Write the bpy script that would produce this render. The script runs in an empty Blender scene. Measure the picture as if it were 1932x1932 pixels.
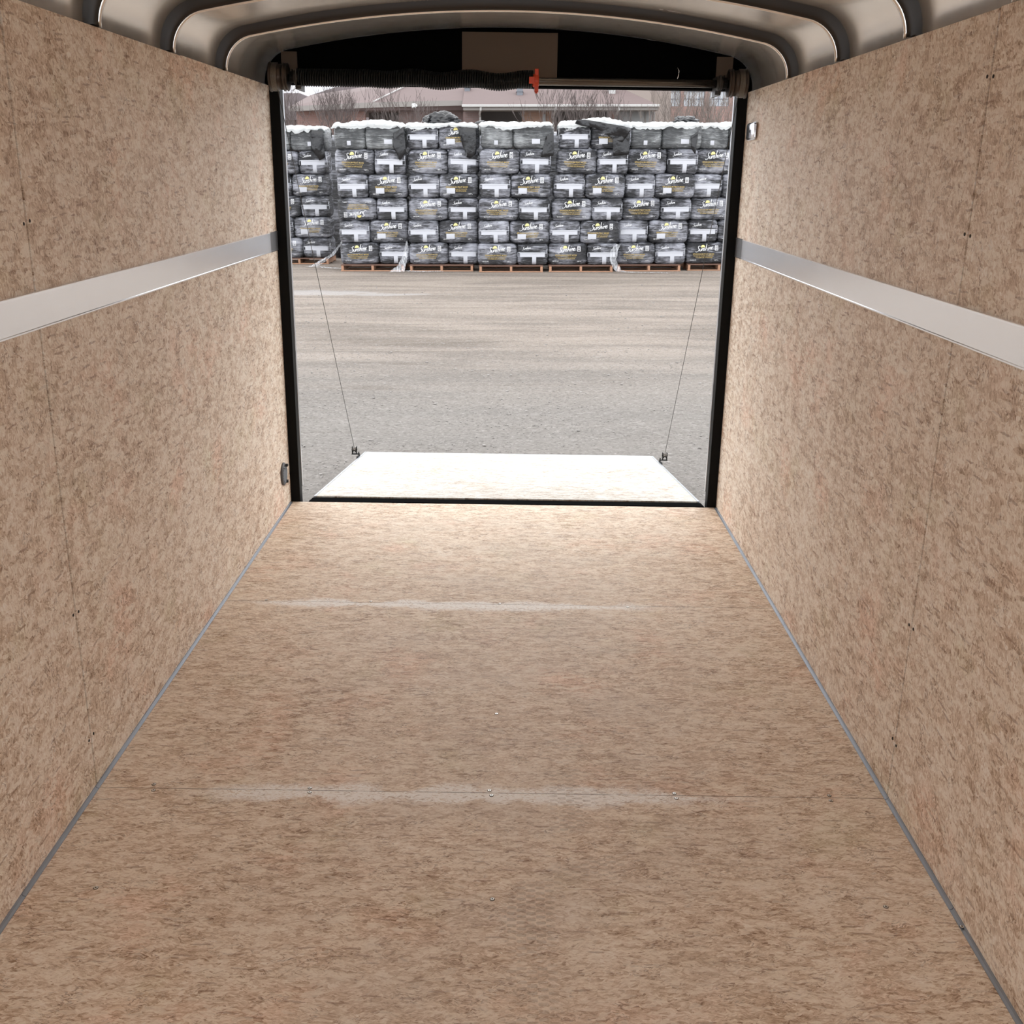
import bpy, bmesh, math, random
from mathutils import Vector, Matrix, noise
C = bpy.context.scene.collection
S = bpy.context.scene
rnd = random.Random(7)
PI = math.pi

# ------------------------------------------------------------------ camera
cd = bpy.data.cameras.new('camera'); cam = bpy.data.objects.new('camera', cd); C.objects.link(cam)
pitch, roll, yaw = 0.3151, 0.0144, 0.0
fwd = Vector((math.sin(yaw)*math.cos(pitch), math.cos(yaw)*math.cos(pitch), -math.sin(pitch)))
rt = Vector((math.cos(yaw), -math.sin(yaw), 0)); up = rt.cross(fwd)
r2 = rt*math.cos(roll)+up*math.sin(roll); u2 = -rt*math.sin(roll)+up*math.cos(roll)
cam.matrix_world = Matrix(((r2.x, u2.x, -fwd.x, 0.0409), (r2.y, u2.y, -fwd.y, 0.0), (r2.z, u2.z, -fwd.z, 1.5173), (0, 0, 0, 1)))
cd.sensor_width = 36; cd.lens = 36*1974.19/1932; cd.clip_start = .02; cd.clip_end = 500
S.camera = cam
# ------------------------------------------------------------------ sky and exposure
w = bpy.data.worlds.new('overcast_sky'); S.world = w; w.use_nodes = True
wn = w.node_tree.nodes; wl = w.node_tree.links
bg = wn['Background']
tc = wn.new('ShaderNodeTexCoord'); sp = wn.new('ShaderNodeSeparateXYZ'); cr = wn.new('ShaderNodeValToRGB')
wl.new(tc.outputs['Generated'], sp.inputs[0]); wl.new(sp.outputs['Z'], cr.inputs[0]); wl.new(cr.outputs[0], bg.inputs[0])
cr.color_ramp.elements[0].position = 0.0; cr.color_ramp.elements[0].color = (.86, .89, .94, 1)
cr.color_ramp.elements[1].position = .9; cr.color_ramp.elements[1].color = (1.0, 1.0, 1.0, 1)
bg.inputs[1].default_value = 1.15
S.view_settings.view_transform = 'Standard'; S.view_settings.look = 'None'
S.view_settings.exposure = 1.38; S.view_settings.gamma = 1; S.view_settings.use_curve_mapping = False
S.cycles.max_bounces = 8; S.cycles.diffuse_bounces = 5; S.cycles.glossy_bounces = 4
S.cycles.use_adaptive_sampling = True; S.cycles.adaptive_threshold = .05; S.cycles.adaptive_min_samples = 16
S.cycles.transparent_max_bounces = 6
S.cycles.use_denoising = True

# ------------------------------------------------------------------ helpers
def tag(o, label, cat, group=None, kind=None):
    if label: o['label'] = label
    if cat: o['category'] = cat
    if group: o['group'] = group
    if kind: o['kind'] = kind
    return o
def empty(name, loc=(0, 0, 0), label=None, cat=None, group=None):
    o = bpy.data.objects.new(name, None); C.objects.link(o); o.location = loc; o.empty_display_size = .1
    return tag(o, label, cat, group)
def obj(name, bm, mat, parent=None, smooth=False, loc=None):
    if isinstance(bm, bpy.types.Mesh): me = bm
    else:
        bmesh.ops.recalc_face_normals(bm, faces=bm.faces)
        me = bpy.data.meshes.new(name); bm.to_mesh(me); bm.free()
    if mat: 
        if len(me.materials) == 0: me.materials.append(mat)
    if smooth:
        for p in me.polygons: p.use_smooth = True
    o = bpy.data.objects.new(name, me); C.objects.link(o)
    if parent: o.parent = parent
    if loc: o.location = loc
    return o
def struct(name, bm, mat, label, smooth=False):
    o = obj(name, bm, mat, None, smooth); o['kind'] = 'structure'; o['label'] = label; return o
def copy_tree(o, parent=None):
    c = o.copy(); C.objects.link(c)
    if parent: c.parent = parent
    for ch in list(o.children): copy_tree(ch, c)
    return c
def box(bm, x0, x1, y0, y1, z0, z1, bev=0):
    r = bmesh.ops.create_cube(bm, size=1)
    for v in r['verts']:
        v.co = Vector((x0+(v.co.x+.5)*(x1-x0), y0+(v.co.y+.5)*(y1-y0), z0+(v.co.z+.5)*(z1-z0)))
    if bev:
        es = {e for v in r['verts'] for e in v.link_edges}
        bmesh.ops.bevel(bm, geom=list(es), offset=bev, segments=2, profile=.5, affect='EDGES')
    return bm
def nb(): return bmesh.new()
def bx(*a, **k): return box(bmesh.new(), *a, **k)
def tube(bm, pts, rad, n=8, cap=True):
    pts = [Vector(p) for p in pts]; rings = []
    rs = rad if hasattr(rad, '__len__') else [rad]*len(pts)
    ref = None
    for i, p in enumerate(pts):
        a = pts[max(i-1, 0)]; b = pts[min(i+1, len(pts)-1)]; t = (b-a)
        if t.length < 1e-9: t = Vector((0, 0, 1))
        t.normalize()
        if ref is None: ref = Vector((1, 0, 0)) if abs(t.x) < .8 else Vector((0, 1, 0))
        u = t.cross(ref).normalized(); v = t.cross(u).normalized(); ref = -t.cross(u) if False else ref
        ref = u.cross(t).normalized()
        rings.append([bm.verts.new(p+(u*math.cos(2*PI*k/n)+ref*math.sin(2*PI*k/n))*rs[i]) for k in range(n)])
    for i in range(len(rings)-1):
        for k in range(n):
            bm.faces.new((rings[i][k], rings[i][(k+1) % n], rings[i+1][(k+1) % n], rings[i+1][k]))
    if cap:
        bm.faces.new(rings[0]); bm.faces.new(rings[-1])
    return bm
def lathe(bm, prof, axis='x', c=(0, 0, 0), n=32):
    """prof: list of (along, radius)"""
    rings = []
    for a, r in prof:
        ring = []
        for k in range(n):
            s, q = math.sin(2*PI*k/n)*r, math.cos(2*PI*k/n)*r
            p = (a, s, q) if axis == 'x' else ((s, a, q) if axis == 'y' else (s, q, a))
            ring.append(bm.verts.new(Vector(c)+Vector(p)))
        rings.append(ring)
    for i in range(len(rings)-1):
        for k in range(n):
            bm.faces.new((rings[i][k], rings[i][(k+1) % n], rings[i+1][(k+1) % n], rings[i+1][k]))
    bm.faces.new(rings[0]); bm.faces.new(rings[-1])
    return bm
def poly_extrude(bm, pts, vec):
    a = [bm.verts.new(p) for p in pts]; vec = Vector(vec)
    b = [bm.verts.new(Vector(p)+vec) for p in pts]
    bm.faces.new(a); bm.faces.new(b[::-1]); n = len(pts)
    for i in range(n): bm.faces.new((a[i], a[(i+1) % n], b[(i+1) % n], b[i]))
    return bm

# ------------------------------------------------------------------ materials
class NT:
    def __init__(s, name):
        s.m = bpy.data.materials.new(name); s.m.use_nodes = True
        s.t = s.m.node_tree; s.b = s.t.nodes['Principled BSDF']; s.out = s.t.nodes['Material Output']
    def n(s, typ, ins=None, **kw):
        x = s.t.nodes.new('ShaderNode'+typ)
        for k, v in kw.items(): setattr(x, k, v)
        for k, v in (ins or {}).items(): s.set(x, k, v)
        return x
    def set(s, x, k, v):
        if isinstance(v, bpy.types.NodeSocket): s.t.links.new(v, x.inputs[k])
        elif isinstance(v, bpy.types.Node): s.t.links.new(v.outputs[0], x.inputs[k])
        else: x.inputs[k].default_value = v
    def math(s, op, a, b=0.0, clamp=False, c=None):
        x = s.n('Math', {0: a, 1: b}, operation=op, use_clamp=clamp)
        if c is not None: s.set(x, 2, c)
        return x.outputs[0]
    def mix(s, f, a, b, typ='MIX'):
        x = s.n('Mix', data_type='RGBA', blend_type=typ)
        s.set(x, 0, f); s.set(x, 6, a); s.set(x, 7, b); return x.outputs[2]
    def mixf(s, f, a, b):
        x = s.n('Mix', data_type='FLOAT'); s.set(x, 0, f); s.set(x, 2, a); s.set(x, 3, b); return x.outputs[0]
    def ramp(s, f, els, interp='LINEAR'):
        x = s.n('ValToRGB', {0: f}); r = x.color_ramp; r.interpolation = interp
        while len(r.elements) < len(els): r.elements.new(.5)
        for e, (p, c) in zip(r.elements, els):
            e.position = p; e.color = (c[0], c[1], c[2], 1) if hasattr(c, '__len__') else (c, c, c, 1)
        return x.outputs[0]
    def smooth(s, v, a, b):
        x = s.n('MapRange', {0: v, 1: a, 2: b}, interpolation_type='SMOOTHSTEP'); return x.outputs[0]
    def noise(s, vec, scale, detail=4, rough=.55, dist=0.0, col=False):
        x = s.n('TexNoise', {'Vector': vec, 'Scale': scale, 'Detail': detail, 'Roughness': rough, 'Distortion': dist})
        return x.outputs[1 if col else 0]
    def mapping(s, vec, loc=(0, 0, 0), rot=(0, 0, 0), scl=(1, 1, 1)):
        return s.n('Mapping', {'Vector': vec, 'Location': loc, 'Rotation': rot, 'Scale': scl}).outputs[0]
    def obj(s): return s.n('TexCoord').outputs['Object']
    def bump(s, h, strength=.3, dist=.01):
        x = s.n('Bump', {'Height': h, 'Strength': strength, 'Distance': dist}); s.set(s.b, 'Normal', x); return x
    def P(s, **kw):
        for k, v in kw.items():
            s.set(s.b, {'base': 'Base Color', 'rough': 'Roughness', 'metal': 'Metallic', 'spec': 'Specular IOR Level', 'coat': 'Coat Weight', 'coatr': 'Coat Roughness', 'alpha': 'Alpha', 'trans': 'Transmission Weight'}[k], v)
        return s.m
def rgb(r, g, b): return (r, g, b, 1)
def plain(name, col, rough=.6, metal=0, spec=.5, nscale=8, namt=.15, bump=0, bscale=60):
    t = NT(name); o = t.obj()
    nz = t.noise(o, nscale, 4)
    f = t.mixf(nz, 1-namt, 1+namt)
    c = t.n('VectorMath', {0: col[:3], 'Scale': f}, operation='SCALE').outputs[0]
    t.P(base=c, rough=t.mixf(nz, max(rough-.08, 0), min(rough+.08, 1)), metal=metal, spec=spec)
    if bump: t.bump(t.noise(o, bscale, 3), bump, .01)
    return t.m

def osb(name, uv, ang, stretch, tint=(1, 1, 1), size=1.0, floor=False, rough=.62):
    """strand board: overlapping layers of random flakes; uv picks the face plane"""
    t = NT(name); o = t.obj()
    sp = t.n('SeparateXYZ', {0: o}); ax = {'x': sp.outputs[0], 'y': sp.outputs[1], 'z': sp.outputs[2]}
    v2 = t.n('CombineXYZ', {0: ax[uv[0]], 1: ax[uv[1]]}).outputs[0]
    wob = t.noise(v2, 9/size, 3, .6, 0, True)
    wob = t.n('VectorMath', {0: wob, 1: (.5, .5, .5)}, operation='SUBTRACT').outputs[0]
    wob = t.n('VectorMath', {0: wob, 'Scale': .022*size}, operation='SCALE').outputs[0]
    vd = t.n('VectorMath', {0: v2, 1: wob}, operation='ADD').outputs[0]
    wob2 = t.noise(v2, 60/size, 3, .65, 0, True)
    wob2 = t.n('VectorMath', {0: wob2, 1: (.5, .5, .5)}, operation='SUBTRACT').outputs[0]
    wob2 = t.n('VectorMath', {0: wob2, 'Scale': .006*size}, operation='SCALE').outputs[0]
    vd = t.n('VectorMath', {0: vd, 1: wob2}, operation='ADD').outputs[0]
    val = None; rot = None; edge = None
    layers = [(0, 26, 0), (.5, 44, 0), (-.6, 38, 0), (.15, 70, 0), (1.1, 56, 0), (-.25, 95, 0)]
    for i, (da, sc, _) in enumerate(layers):
        m = t.mapping(vd, (i*3.7, i*1.3, 0), (0, 0, ang+da), (1, stretch, 1))
        vo = t.n('TexVoronoi', {'Vector': m, 'Scale': sc/size, 'Randomness': 1}, voronoi_dimensions='2D', feature='F1', distance='EUCLIDEAN')
        cs = t.n('SeparateColor', {0: vo.outputs['Color']})
        if val is None: val = cs.outputs[0]; rot = cs.outputs[2]
        else:
            mk = t.math('GREATER_THAN', cs.outputs[1], .52 if i < 4 else .66)
            val = t.mixf(mk, val, cs.outputs[0]); rot = t.mixf(mk, rot, cs.outputs[2])
    # the grain of each flake runs its own way
    angv = t.math('ADD', t.math('MULTIPLY', t.math('SUBTRACT', rot, .5), 1.5), ang)
    gv = t.n('VectorRotate', {'Vector': vd, 'Angle': t.math('MULTIPLY', angv, -1.0)}, rotation_type='Z_AXIS').outputs[0]
    gv = t.mapping(gv, (0, 0, 0), (0, 0, 0), (1, 5.5, 1))
    fib = t.noise(gv, 38/size, 5, .74, .25)
    lin = t.noise(gv, 15/size, 4, .62, .6)
    dark = t.math('SUBTRACT', 1.0, t.smooth(t.math('ABSOLUTE', t.math('SUBTRACT', lin, .5)), .005, .034))
    dsel = t.smooth(t.noise(v2, 17/size, 3, .6), .50, .64)
    lin2 = t.noise(t.mapping(gv, (5, 2, 0)), 21/size, 4, .62, .6)
    lite = t.math('SUBTRACT', 1.0, t.smooth(t.math('ABSOLUTE', t.math('SUBTRACT', lin2, .5)), .006, .045))
    lsel = t.smooth(t.noise(t.mapping(v2, (3, 8, 0)), 14/size, 3, .6), .48, .62)
    big = t.noise(v2, 1.6, 4, .6)
    med = t.noise(t.mapping(v2, (4, 2, 0), (0, 0, ang), (1, 2, 1)), 13, 4, .6)
    val = t.math('ADD', t.math('MULTIPLY', val, .30), .395)
    val = t.math('ADD', val, t.math('MULTIPLY', t.math('SUBTRACT', fib, .5), 2.3))
    val = t.math('ADD', val, t.math('MULTIPLY', t.math('SUBTRACT', big, .5), .5))
    val = t.math('ADD', val, t.math('MULTIPLY', t.math('SUBTRACT', med, .5), .95))
    c = t.ramp(val, [(0.0, (.235, .14, .085)), (.2, (.44, .315, .22)), (.40, (.62, .485, .37)), (.58, (.735, .61, .49)), (.76, (.86, .775, .675)), (1, (.93, .885, .81))])
    c = t.mix(t.math('MULTIPLY', t.math('MULTIPLY', dark, dsel), .8), c, rgb(.22, .13, .08))
    c = t.mix(t.math('MULTIPLY', t.math('MULTIPLY', lite, lsel), .7), c, rgb(.88, .80, .68))
    # pinkish and greenish-grey drifts between batches of strands
    hue = t.noise(t.mapping(v2, (9, 5, 0)), 3.3, 3)
    c = t.mix(t.smooth(hue, .52, .72), c, t.mix(1.0, c, rgb(1.03, .93, .90), 'MULTIPLY'))
    hue2 = t.noise(t.mapping(v2, (2, 15, 0)), 4.1, 3)
    c = t.mix(t.smooth(hue2, .55, .75), c, t.mix(1.0, c, rgb(.94, .96, .90), 'MULTIPLY'))
    # sparse dark slivers and knots
    sl = t.n('TexVoronoi', {'Vector': t.mapping(vd, (7, 7, 0), (0, 0, ang+.35), (1, 8, 1)), 'Scale': 17/size}, voronoi_dimensions='2D')
    cs = t.n('SeparateColor', {0: sl.outputs['Color']})
    msk = t.math('MULTIPLY', t.math('GREATER_THAN', cs.outputs[0], .91), t.math('LESS_THAN', sl.outputs['Distance'], .28))
    c = t.mix(t.math('MULTIPLY', msk, .45), c, rgb(.20, .09, .05))
    sl2 = t.n('TexVoronoi', {'Vector': t.mapping(vd, (1, 3, 0), (0, 0, ang-.5), (1, 3, 1)), 'Scale': 34/size}, voronoi_dimensions='2D')
    cs2 = t.n('SeparateColor', {0: sl2.outputs['Color']})
    msk2 = t.math('MULTIPLY', t.math('GREATER_THAN', cs2.outputs[0], .84), t.smooth(fib, .38, .52))
    c = t.mix(t.math('MULTIPLY', msk2, .62), c, rgb(.90, .83, .72))
    sl3 = t.n('TexVoronoi', {'Vector': t.mapping(vd, (11, 6, 0), (0, 0, ang+.9), (1, 2.6, 1)), 'Scale': 58/size}, voronoi_dimensions='2D')
    cs3 = t.n('SeparateColor', {0: sl3.outputs['Color']})
    c = t.mix(t.math('MULTIPLY', t.math('GREATER_THAN', cs3.outputs[1], .88), .5), c, rgb(.90, .84, .74))
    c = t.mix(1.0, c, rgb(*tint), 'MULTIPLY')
    if floor:
        u, v = ax['x'], ax['y']
        # trodden grey dust over the middle of the floor
        e = t.math('ABSOLUTE', t.math('ADD', u, -.15))
        mid = t.math('SUBTRACT', 1.0, t.smooth(e, .15, .95))
        dn = t.noise(t.mapping(v2, (0, 0, 0), (0, 0, 0), (1, 1.6, 1)), 2.6, 5, .65)
        du = t.math('MULTIPLY', t.smooth(dn, .36, .68), t.math('MULTIPLY', mid, .50))
        c = t.mix(du, c, t.mix(.5, c, rgb(.53, .46, .40)))
        # whitish dust caught along the two cross joints
        for ys, x0, x1 in ((2.328, -.75, .75), (3.556, -.92, .70)):
            nn = t.noise(t.mapping(v2, (3, 1, 0), (0, 0, 0), (1, 1, 1)), 5.0, 5, .6)
            nf = t.noise(t.mapping(v2, (3, 1, 0), (0, 0, 0), (1, 3, 1)), 28.0, 4, .6)
            d = t.math('SUBTRACT', v, ys)
            wd = t.math('MULTIPLY', t.smooth(nn, .35, .7), .075)
            wd = t.math('ADD', wd, .012)
            below = t.math('SUBTRACT', 1.0, t.smooth(t.math('ABSOLUTE', t.math('ADD', d, .012)), 0.0, wd))
            ends = t.math('MULTIPLY', t.smooth(u, x0-.1, x0+.25), t.math('SUBTRACT', 1.0, t.smooth(u, x1-.5, x1+.05)))
            f = t.math('MULTIPLY', t.math('MULTIPLY', below, ends), t.math('ADD', t.math('MULTIPLY', t.smooth(fib, .36, .62), 1.15), .12), True)
            c = t.mix(t.math('MULTIPLY', f, 1.7, True), c, rgb(.90, .86, .81))
            ln = t.math('LESS_THAN', t.math('ABSOLUTE', d), .0013)
            c = t.mix(t.math('MULTIPLY', t.math('MULTIPLY', ln, t.smooth(nf, .3, .55)), .75), c, rgb(.12, .08, .05))
        # faint tyre tread prints
        for x0, y0, x1, y1 in ((.13, 1.9, .33, 2.75), (.02, 1.2, .16, 2.1)):
            mu = t.math('MULTIPLY', t.smooth(u, x0, x0+.03), t.math('SUBTRACT', 1.0, t.smooth(u, x1-.03, x1)))
            mv = t.math('MULTIPLY', t.smooth(v, y0, y0+.2), t.math('SUBTRACT', 1.0, t.smooth(v, y1-.2, y1)))
            wv = t.math('SINE', t.math('MULTIPLY', v, 330))
            wu = t.math('SINE', t.math('MULTIPLY', u, 150))
            tr = t.math('GREATER_THAN', t.math('MULTIPLY', wv, wu), .05)
            k = t.math('MULTIPLY', t.math('MULTIPLY', tr, t.math('MULTIPLY', mu, mv)), t.smooth(dn, .42, .6))
            c = t.mix(t.math('MULTIPLY', k, .35), c, rgb(.26, .19, .14))
    t.P(base=c, rough=t.mixf(fib, rough-.12, rough+.12), spec=.35)
    t.bump(t.noise(t.mapping(v2, (0, 0, 0), (0, 0, ang), (1, 3, 1)), 70, 2, .6), .25, .003)
    return t.m

M = {}
M['osb_wall'] = osb('strand_board_wall', 'yz', PI/2+.35, 1.9, size=1.45, tint=(.98, .96, .945))
M['osb_wall_r'] = osb('strand_board_wall_right', 'yz', PI/2-.35, 1.9, size=1.45, tint=(.98, .96, .945))
M['osb_floor'] = osb('strand_board_floor', 'xy', 0.06, 2.7, size=1.3, tint=(.93, .87, .81), floor=True)
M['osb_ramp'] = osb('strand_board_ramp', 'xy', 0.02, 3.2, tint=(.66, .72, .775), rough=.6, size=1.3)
M['black_paint'] = plain('black_paint', (.005, .0045, .004), .5, spec=.08, bump=.05)
M['black_matte'] = plain('black_matte_steel', (.002, .002, .002), .9, spec=.01)
M['black_spring'] = plain('black_spring_steel', (.004, .004, .004), .5, 0, spec=.22)
M['backing'] = plain('dark_backing', (.02, .015, .012), .9)
M['zinc'] = plain('galvanised_strip', (.27, .295, .33), .40, .6, nscale=14, namt=.12)
M['bow'] = plain('bow_steel', (.022, .017, .0125), .42, .1, nscale=5)
M['bow_edge'] = plain('bow_lit_edge', (.92, .90, .86), .22, .85)  # bows' unlit face and lit rim are put into dark and pale colours
M['brown_panel'] = plain('brown_panel', (.095, .068, .048), .75, nscale=3, namt=.08)
M['drum'] = plain('cast_drum', (.055, .042, .034), .34, .7)
M['wire'] = plain('steel_cable', (.22, .19, .16), .35, .9)
M['cable'] = plain('dark_lift_cable', (.06, .055, .05), .5, .6)
M['shaft'] = plain('shaft_steel', (.13, .115, .10), .22, .9)
M['orange'] = plain('orange_plastic', (.60, .055, .012), .45)
M['vent'] = plain('grey_vent_plastic', (.07, .068, .07), .5)
M['vent_dark'] = plain('dark_vent_mesh', (.012, .012, .013), .6)
M['chrome'] = plain('chrome', (.74, .74, .77), .16, .95, nscale=4, namt=.05)
M['screw'] = plain('screw_zinc', (.72, .70, .66), .3, .9)
M['hole'] = plain('screw_hole_dark', (.02, .013, .01), .9)
M['alu_frame'] = plain('aluminium_frame', (.55, .57, .6), .35, .9)
M['rubber'] = plain('rubber', (.012, .012, .012), .8)

def alu():
    t = NT('aluminium_rail'); o = t.obj()
    st = t.noise(t.mapping(o, (0, 0, 0), (0, 0, 0), (8, .5, 90)), 3, 4, .6)
    sm = t.noise(t.mapping(o, (0, 0, 0), (0, 0, 0), (1, 1.2, 6)), 3, 4, .6)
    sc = t.noise(t.mapping(o, (5, 0, 0), (0, 0, 0), (1, 40, 4)), 2, 2, .5)
    scm = t.smooth(sc, .72, .78)
    c = t.mix(st, rgb(.92, .94, .98), rgb(.97, .98, 1.0))
    c = t.mix(t.math('MULTIPLY', scm, .25), c, rgb(.45, .45, .47))
    t.P(base=c, metal=.72, rough=t.mixf(sm, .13, .22))
    t.bump(st, .03, .002); return t.m
M['alu'] = alu()
def ceil_mat():
    t = NT('ceiling_sheet_metal'); o = t.obj()
    a = t.noise(t.mapping(o, (0, 0, 0), (0, 0, 0), (1, 1, 1)), 2.2, 4, .6, .6)
    b = t.noise(t.mapping(o, (3, 0, 0), (0, 0, 0), (1, 8, 1)), 3.5, 3, .6)
    t.P(base=t.mix(a, rgb(.90, .835, .755), rgb(.97, .925, .865)), metal=.85, rough=t.mixf(b, .20, .30))
    t.bump(t.math('ADD', a, t.math('MULTIPLY', b, .15)), .05, .012); return t.m
M['ceiling'] = ceil_mat()

# ------------------------------------------------------------------ trailer shell
YE = 4.767; Y0 = -1.1; WX = 1.015; H = 1.845
def arch(inset=0.0, n=30, zb=1.78):
    """ceiling outline in x,z from the left wall over the crown to the right wall"""
    W_ = 1.032-inset; top = 2.082-inset; R = .135-inset*.5
    zt = lambda x: top-.112*x*x
    pts = []
    xc = W_-R; zc = zt(xc)-R*1.0
    pts.append((-W_, zb)); pts.append((-W_, zc))
    sl = math.atan(.224*xc)
    for i in range(1, 12):
        a = PI-(PI/2-sl)*i/12
        pts.append((-xc+R*math.cos(a), zc+R*math.sin(a)))
    x0 = -xc+R*math.cos(PI/2+sl)
    off = (zc+R*math.sin(PI/2+sl))-zt(x0)
    for i in range(n+1):
        x = x0+(-2*x0)*i/n
        pts.append((x, zt(x)+off*(1-0*abs(x))))
    for i in range(11, 0, -1):
        a = PI-(PI/2-sl)*i/12
        pts.append((-(-xc+R*math.cos(a)), zc+R*math.sin(a)))
    pts.append((W_, zc)); pts.append((W_, zb))
    return pts
def loft(bm, outlines, closed=False):
    rows = [[bm.verts.new(p) for p in o] for o in outlines]
    for a, b in zip(rows, rows[1:]):
        for i in range(len(a)-1): bm.faces.new((a[i], a[i+1], b[i+1], b[i]))
        if closed: bm.faces.new((a[-1], a[0], b[0], b[-1]))
    return rows

def sheet_edges(): return [Y0, 1.115, 2.3345, 3.5545, YE]
def side_wall(s, mat, name, label):
    bm = nb(); e = sheet_edges()
    for i in range(4):
        g0 = 0 if i == 0 else (.0040 if i == 2 else .0006); g1 = 0 if i == 3 else (.0040 if i == 1 else .0006)
        x0, x1 = (WX, WX+.011) if s > 0 else (-WX-.011, -WX)
        box(bm, x0, x1, e[i]+g0, e[i+1]-g1, -.005, H+(.002 if i % 2 else 0))
    return struct(name, bm, mat, label)
wl_ = side_wall(-1, M['osb_wall'], 'wall_left', 'tan strand board lining of the left wall')
wr_ = side_wall(1, M['osb_wall_r'], 'wall_right', 'tan strand board lining of the right wall')
bm = nb()
e = [Y0, 1.108, 2.3275, 3.5560, YE]
for i in range(4): box(bm, -WX, WX, e[i]+.0003, e[i+1]-.0003, -.02, 0)
struct('floor', bm, M['osb_floor'], 'strand board trailer floor with two dusty cross joints')
# outer skin (behind the lining), under floor
bm = nb()
box(bm, -1.062, -1.030, Y0, YE+.02, -.16, 1.80); box(bm, 1.030, 1.062, Y0, YE+.02, -.16, 1.80)
struct('trim_1', bm, M['backing'], 'dark outer skin of the trailer sides')
struct('trim_2', bx(-1.03, 1.03, Y0, YE-.01, -.16, -.022), M['black_matte'], 'black steel chassis under the floor')
# ceiling skin with real thickness
bm = nb()
o1 = arch(0); o2 = arch(-.012)
ys = [Y0]+[Y0+(YE+.02-Y0)*i/12 for i in range(1, 13)]
inn = [[(x, y, z) for x, z in o1] for y in ys]; out = [[(x, y, z) for x, z in o2] for y in ys]
ra = loft(bm, inn); rb = loft(bm, out)
for k in (0, -1):
    for i in range(len(o1)-1): bm.faces.new((ra[k][i], rb[k][i], rb[k][i+1], ra[k][i+1]))
ceiling = struct('ceiling', bm, M['ceiling'], 'arched sheet metal ceiling with rounded corners', True)
# rear header wall
bm = nb(); o1 = arch(.001)
pts = [(x, YE, z) for x, z in o1 if z > 1.856]
pts = [(-1.03, YE, 1.855)]+pts+[(1.03, YE, 1.855)]
poly_extrude(bm, pts, (0, .09, 0))
struct('wall_rear', bm, M['black_matte'], 'black header above the rear opening')
# brown cover plates on the header
def plate(x0, x1, z0, z1, label):
    o = obj('cover_plate', bx(x0, x1, YE-.004, YE, z0, z1, bev=.0008), M['brown_panel'])
    return tag(o, label, 'plate')
plate(-.196, .204, 1.872, 2.066, 'large brown rectangular plate in the middle of the black header')
plate(-.956, -.889, 1.872, 1.981, 'small brown plate behind the left cable drum')
plate(.873, .942, 1.872, 1.984, 'small brown plate behind the right cable drum')

# rear posts
for s, sd in ((-1, 'left'), (1, 'right')):
    p = empty('door_post', (s*.99, YE+.04, -.2), 'black steel door post at the %s side of the rear opening' % sd, 'post', 'rear door posts')
    a, b = sorted((s*.972-s*.99, s*1.03-s*.99))
    obj('post', bx(a, b, -.038, .020, .06, 2.055, bev=.003), M['black_paint'], p)
    a, b = sorted((s*.9695-s*.99, s*1.03-s*.99))  # added grey strip, its tone stands for sky light on the post side
    tag(obj('skylit_strip', bx(a, b, .022, .040, .26, 2.05, bev=.002), M['alu_frame'], p), 'grey strip standing for the sky-lit post side', None)
# galvanised floor strips
for s, sd in ((-1, 'left'), (1, 'right')):
    bm = nb()
    for y0, y1 in ((Y0, 1.9), (1.902, 2.32), (2.322, 3.4), (3.402, YE-.012)):
        pr = [(s*WX, y0, 0), (s*(WX-.0095), y0, 0), (s*(WX-.0098), y0, .0016), (s*(WX-.004), y0, .0035), (s*(WX-.0025), y0, .0068), (s*WX, y0, .0072)]
        poly_extrude(bm, pr, (0, y1-y0, 0))
    struct('baseboard_'+sd, bm, M['zinc'], 'galvanised metal strip along the foot of the %s wall' % sd)
# rub rails
for s, sd in ((-1, 'left'), (1, 'right')):
    r = empty('rub_rail', (s*WX, 2.0, 1.21), 'wide aluminium rub rail running along the %s wall' % sd, 'rail', 'aluminium rub rails')
    def prof(y): return [(0, y, -.0415), (-s*.004, y, -.0415), (-s*.0075, y, -.039), (-s*.0075, y, -.036), (-s*.006, y, -.0345), (-s*.006, y, .0365), (-s*.0075, y, .0375), (-s*.0075, y, .040), (-s*.004, y, .0415), (0, y, .0415)]
    obj('rail', poly_extrude(nb(), prof(Y0-1.98), (0, 4.615-2.0-Y0+1.98, 0)), M['alu'], r)
    e_ = obj('end_piece', poly_extrude(nb(), [(q[0]*.6, q[1], q[2]) for q in prof(2.617)], (0, .148, 0)), M['vent'], r)
    tag(e_, 'dark grey end piece', None)
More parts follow.
